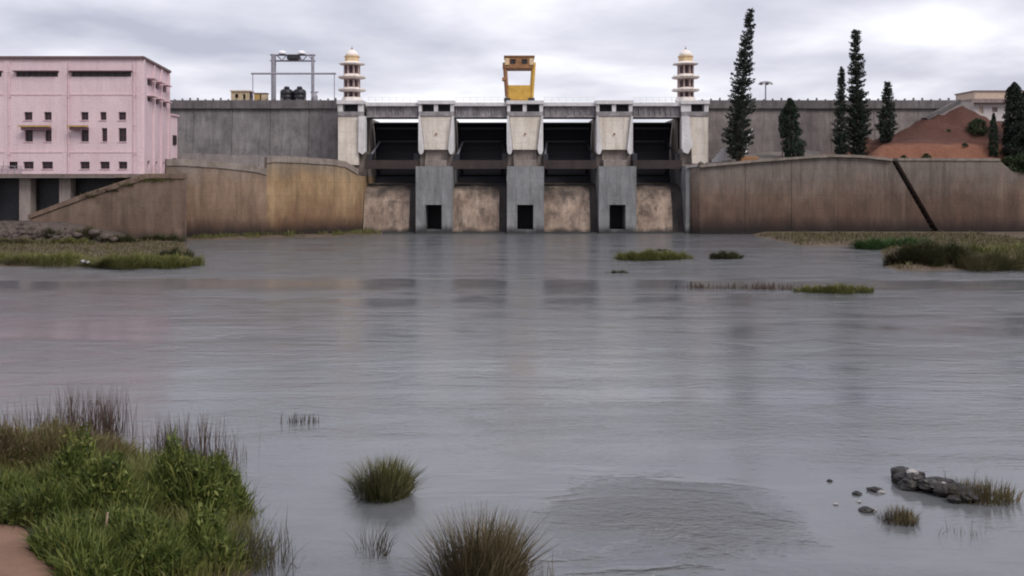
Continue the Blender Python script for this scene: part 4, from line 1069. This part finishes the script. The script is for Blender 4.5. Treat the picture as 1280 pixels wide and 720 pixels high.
for (px_, py_, rx_, h_, mt_, lab_) in ((112, 246, .9, .5, 'grass_olive', 'small weed tuft low on the sloping ramp wall top'), (136, 239, 1.2, .6, 'far_dark', 'dark scrub patch halfway up the ramp wall top'), (158, 232, 1.3, .7, 'grass_olive', 'olive weeds near the upper end of the ramp wall')):
    mound('ramp_weeds', lab_, 'weeds', [(PX(px_, 111.9), 111.7, rx_, .4, h_)], 420, M[mt_], .5, .06, 200+px_, ground=PZ(py_, 111.6)-.1)
for (px_, Y_, rx_, h_, mt_, lab_) in ((150, 106.5, 2.2, 1.2, 'far_dark', 'dark scrub at the end of the rubble slope'), (198, 109.8, 2.4, .9, 'far_dark', 'low dark scrub along the foot of the ramp wall'), (20, 104.8, 3.0, .8, 'grass_far', 'brownish scrub in front of the rubble slope under the columns'), (84, 105.0, 2.2, .7, 'grass_olive', 'olive scrub in front of the rubble slope beside the boulders'), (60, 107.2, 2.0, 2.6, 'far_dark', 'dark scrub growing up the rubble slope below the second column'), (108, 107.6, 1.8, 2.8, 'grass_far', 'brown scrub growing on the rubble slope by the ramp foot')):
    mound('scrub', lab_, 'scrub', [(PX(px_, Y_), Y_, rx_, .9, h_)], 1500, M[mt_], .7, .07, 300+px_, ground=.1)
# sparse reddish reeds standing in the water in front of the right shore
def reeds(name, label, cat, pts, n, h_, mat, wd, seed, z=-.1, group=None, leanf=.1, kind=None):
    r = np.random.default_rng(seed); B = []
    for (x, y, rx, ry, k) in pts:
        m_n = int(n*k)
        B.append(np.stack([x+r.normal(0, rx*.5, m_n), y+r.normal(0, ry*.5, m_n), np.full(m_n, z)], 1))
    B = np.concatenate(B); m_n = len(B)
    V, q4, t3 = blades(B, h_*r.uniform(.3, 1.15, m_n), r.normal(0, h_*leanf, (m_n, 2)), wd*r.uniform(.6, 1.3, m_n), seed)
    return tag(build_arrays(name, mat, V, q4, t3), label, cat, group, kind)
for i, (x, k, lab) in enumerate(((13.3, 1.0, 'sparse reddish reed patch, leftover stems nearest the long islet side'), (15.2, .6, 'thin reddish reed patch in the middle of the reed row'), (17.6, 1.1, 'denser reddish reed patch with taller stems in the reed row'), (19.2, .5, 'few low reddish reeds ending the row towards the green islet'))):
    reeds('reed_patch', lab, 'reeds', [(x, 65-.3*i, 1.4, .5, k)], 110, .55 if i != 2 else .75, M['reed_red'], .05, 80+i)

# ------------------------------------------------------------------ near bank
def near(px, py, z=0.0):     # point on the level z seen at that photo position
    Y = (EYE-z)*F/(py-HZ); return PX(px, Y), Y
X, Y = near(478, 618); tussock('tussock', 'dense dark green tussock standing alone in the water', 'tussock', X, Y, 1.15, 1.02, 1500, M['tussock'], .95, .022, seed=2, ring=.55)
X, Y = near(596, 738); tussock('tussock', 'large brownish tussock with long spread blades', 'tussock', X, Y, 1.5, 1.65, 1900, M['tussock_brown'], .85, .02, seed=3, ring=.5)
X, Y = near(466, 692); tussock('reed_tuft', 'sparse thin tuft between the two big tussocks', 'reeds', X, Y, .7, .82, 60, M['reed'], .8, .018, seed=4, ring=.5)
X, Y = near(380, 528); reeds('reed_tuft', 'short dark reed tuft far out in the water, denser of a pair', 'reeds', [(X-.3, Y, .35, .2, 1)], 34, .46, M['reed'], .03, 90)
reeds('reed_tuft', 'short dark reed tuft far out in the water, thinner of a pair', 'reeds', [(X+.3, Y, .3, .2, 1)], 24, .42, M['reed'], .03, 89)
X, Y = near(682, 722); reeds('reed_tuft', 'few thin stems beside the large brownish tussock', 'reeds', [(X, Y, .4, .3, 1)], 16, .5, M['tussock_brown'], .015, 91)
X, Y = near(122, 545); reeds('reed_patch', 'tall thin brown reeds in the water beyond the green bank', 'reeds', [(X, Y, 1.0, .5, .6), (X-.9, Y+.2, .5, .5, .25), (X+.4, Y-.2, .3, .4, .35)], 330, 1.65, M['reed_red'], .018, 92)
X, Y = near(42, 548); reeds('reed_patch', 'scattered thin reeds beyond the dry grass on the bank', 'reeds', [(X, Y, 1.3, .6, 1)], 180, 1.3, M['reed_red'], .016, 93)
X, Y = near(238, 578); reeds('reed_patch', 'reddish brown reeds fringing the green bank', 'reeds', [(X, Y, 1.5, .6, .7), (X-.6, Y, .5, .5, .3)], 420, 1.4, M['reed_red'], .018, 94)
X, Y = near(287, 592); reeds('reed_patch', 'thin separate reed stems just past the reddish fringe', 'reeds', [(X, Y, .5, .3, 1)], 40, 1.0, M['reed_red'], .017, 95)
X, Y = near(322, 716); reeds('reed_patch', 'pale dry reeds leaning over the water at the bank corner', 'reeds', [(X-.2, Y+.3, .9, .8, 1.4)], 190, 1.0, M['reed'], .016, 96, leanf=.25)
X, Y = near(290, 650); reeds('reed_patch', 'dry stems between the green weeds and open water', 'reeds', [(X, Y, .5, .9, 1)], 90, .7, M['grass_dry'], .016, 97, leanf=.25)

def weeds(name, label, cat, pts, n, mat, hb, wd, seed, nleaf, kind=None):
    """thick weedy mass: blades and small leaves over overlapping mounds on the bank"""
    r = np.random.default_rng(seed); tot = sum(p_[2]*p_[3] for p_ in pts); VV, QQ, TT, off = [], [], [], 0
    for (x, y, rx, ry, h_) in pts:
        m_n = int(n*rx*ry/tot); l_n = int(nleaf*rx*ry/tot)
        def surf(k, lo):
            a = r.uniform(0, 2*math.pi, k); q = np.sqrt(r.uniform(0, 1, k))
            u, v = np.cos(a)*q, np.sin(a)*q
            g = np.array([ground_z(x+uu*rx, y+vv*ry) for uu, vv in zip(u, v)])
            bump_ = .62 + .5*np.sin((x+u*rx)*3.1+seed)*np.sin((y+v*ry)*2.7+seed) + .2*np.sin((x+u*rx)*7.3)*np.sin((y+v*ry)*6.1)
            z = g + h_*np.sqrt(np.clip(1-q**2, 0, 1))*bump_*r.uniform(lo, 1, k)
            return u, v, np.stack([x+u*rx, y+v*ry, z], 1)
        u, v, B = surf(m_n, .35)
        V, q4, t3 = blades(B, hb*r.uniform(.3, 1.25, m_n), np.stack([u, v], 1)*hb*.4+r.normal(0, hb*.3, (m_n, 2)), wd*r.uniform(.6, 1.5, m_n), seed)
        VV.append(V); QQ.append(q4+off); TT.append(t3+off); off += len(V)
        if l_n:
            u, v, B = surf(l_n, .2); B[:, 2] += r.uniform(0, hb*.5, l_n)
            V, q4, t3 = leaves(B, .15, seed, up=.5, aspect=.42)
            VV.append(V); QQ.append(q4+off); off += len(V)
    return tag(build_arrays(name, mat, np.concatenate(VV), np.concatenate(QQ), np.concatenate(TT)), label, cat, kind=kind)
rr = np.random.default_rng(19)
def knolls(cx, cy, rx, ry, h0, h1, n):      # uneven sub-mounds so that the mass has crests and dark hollows
    out_ = []
    for _ in range(n):
        a, q = rr.uniform(0, 6.283), rr.uniform(0, 1)**.5
        out_.append((cx+math.cos(a)*q*rx, cy+math.sin(a)*q*ry, rr.uniform(.45, .8), rr.uniform(.4, .7), rr.uniform(h0, h1)))
    return out_
weeds('weed_clump', 'tall lush green weed clump on the near bank by the reeds', 'weeds', knolls(-8.3, 21.0, 2.4, 1.5, .5, 1.7, 20), 13000, M['grass_green'], .40, .026, 101, 24000)
weeds('weed_clump', 'bright lower green weed clump in front of the tall one', 'weeds', knolls(-7.0, 17.6, 1.7, .9, .3, 1.0, 14), 10000, M['grass_green'], .36, .024, 102, 17000)
weeds('weed_clump', 'dry brown grass clump behind the lush weeds', 'weeds', [(-12.8, 24.2, 2.6, 1.7, .85), (-14.8, 23.6, 2.0, 1.6, .8)], 9000, M['grass_dry'], .5, .026, 103, 2500)
weeds('weed_clump', 'leafy green weeds along the edge of the earth path', 'weeds', [(-9.9, 19.4, 1.0, .8, .5), (-8.4, 17.6, .7, .7, .4), (-7.4, 16.3, .6, .6, .35), (-11.6, 20.2, 1.1, .9, .55)], 5500, M['grass_green'], .4, .026, 104, 3500)
weeds('bank_grass', 'mixed low grass covering the near bank', 'grass', [(-10.2, 22, 4.0, 3.6, .22), (-6.2, 18.6, 1.3, 2.3, .2), (-14, 24, 4, 3, .25)], 16000, M['grass_olive'], .42, .022, 105, 0, kind='stuff')
for i, (px, py, h_, lab) in enumerate(((55, 655, .55, 'pale grey stake among dark weeds near the dry grass'), (131, 640, .5, 'tan wooden stake standing amid the green weeds'))):
    X, Y = near(px, py, .9); X, Y = X*.94, Y*.94
    s_ = MB(); s_.tube([(X, Y, ground_z(X, Y)-.1), (X+.02, Y, 1.0), (X+.05, Y+.02, 1.25+.05*i)], [.03, .028, .02], 6)
    tag(s_.build('stake', M['wood']), lab, 'stake')

# ------------------------------------------------------------------ rocks in the water
def rock(name, label, px, py, s_, seed, mat, sq=(1, 1, .6), dz=.05, group=None):
    X, Y = near(px, py); q = MB(); rock_mesh(q, (X, Y, dz), s_, seed, 2, sq)
    return tag(q.build(name, mat), label, 'rock', group)
rock('rock', 'largest wet black rock at the end of the rocky spit', 1136, 603, .30, 201, M['rock'], (1.3, .8, .6), .1)
rock('rock', 'long low black rock in the middle of the rocky spit', 1172, 610, .30, 202, M['rock'], (1.5, .9, .6), .08)
rock('rock', 'dark flat rock at the grassy end of the spit', 1200, 619, .32, 203, M['rock'], (1.4, 1.0, .5), .06)
rr = np.random.default_rng(77)
for i in range(34):     # the spit is a heap of small angular wet stones
    u = rr.uniform(); px = lerp(1118, 1216, u) + rr.normal(0, 3); py = lerp(602, 622, u) + rr.normal(0, 4)
    rock('rock', 'small angular wet black stone in the heap of the rocky spit', px, py, rr.uniform(.08, .2), 240+i, M['rock'], (1.3, 1, .75), rr.uniform(.02, .26)*(1-.4*u), 'small stones heaped on the rocky spit')
for i, (px, py, s_, mt, lab) in enumerate(((1138, 606, .10, 'pale_stone', 'pale stone added as a highlight on the largest black rock'), (1177, 614, .055, 'pale_stone', 'tiny pale stone added as a glint on the long low black rock'),
        (1094, 614, .12, 'rock', 'small black stone beside a pale pebble off the spit'), (1101, 616, .06, 'pale_stone', 'pale pebble touching a small black stone'),
        (1071, 618, .08, 'rock', 'lone tiny black stone farthest from the spit'), (1082, 639, .12, 'rock', 'black stone next to the small brown tussock'), (1091, 639, .06, 'pale_stone', 'pale pebble between black stone and brown tussock'),
        (1045, 631, .04, 'pale_stone', 'tiny pale pebble awash by itself'), (1074, 628, .035, 'pale_stone', 'tiny pale pebble between the black stones'), (1037, 602, .05, 'rock', 'tiny dark stone awash far off the spit'))):
    dz = (.36, .24)[i] if i < 2 else .02  # the first two stand in for highlights, set on top of the black rocks
    X, Y = near(px, py); q = MB(); rock_mesh(q, (X, Y - (.12 if i < 2 else 0), dz), s_, 220+i, 2, (1.4, 1, .65))
    tag(q.build('rock', M[mt]), lab, 'rock')
X, Y = near(1195, 610); tussock('tussock', 'dry grass sprouting among the black stones of the spit', 'tussock', X, Y, .9, .4, 260, M['tussock_brown'], .8, .014, seed=17, ring=.85, flat=.4)
X, Y = near(1122, 650); tussock('tussock', 'small brown tussock in front of the black rocks', 'tussock', X, Y, .55, .42, 520, M['tussock_brown'], .8, .016, seed=7, ring=.75)
X, Y = near(1228, 624); tussock('tussock', 'loose olive brown grass growing at the end of the rocky spit', 'tussock', X, Y, 1.05, .62, 520, M['grass_dry'], .8, .018, seed=8, ring=.8, flat=.6)
X, Y = near(1180, 600); reeds('reed_tuft', 'thin dark twigs sticking up behind the black rocks', 'reeds', [(X, Y, .25, .1, .5), (X+.8, Y, .15, .1, .5)], 16, .6, M['reed'], .018, 98, leanf=.25)
X, Y = near(1205, 668); reeds('reed_tuft', 'faint sparse stems in the water in front of the spit', 'reeds', [(X, Y, .7, .4, 1)], 36, .4, M['grass_dry'], .012, 99, leanf=.25)
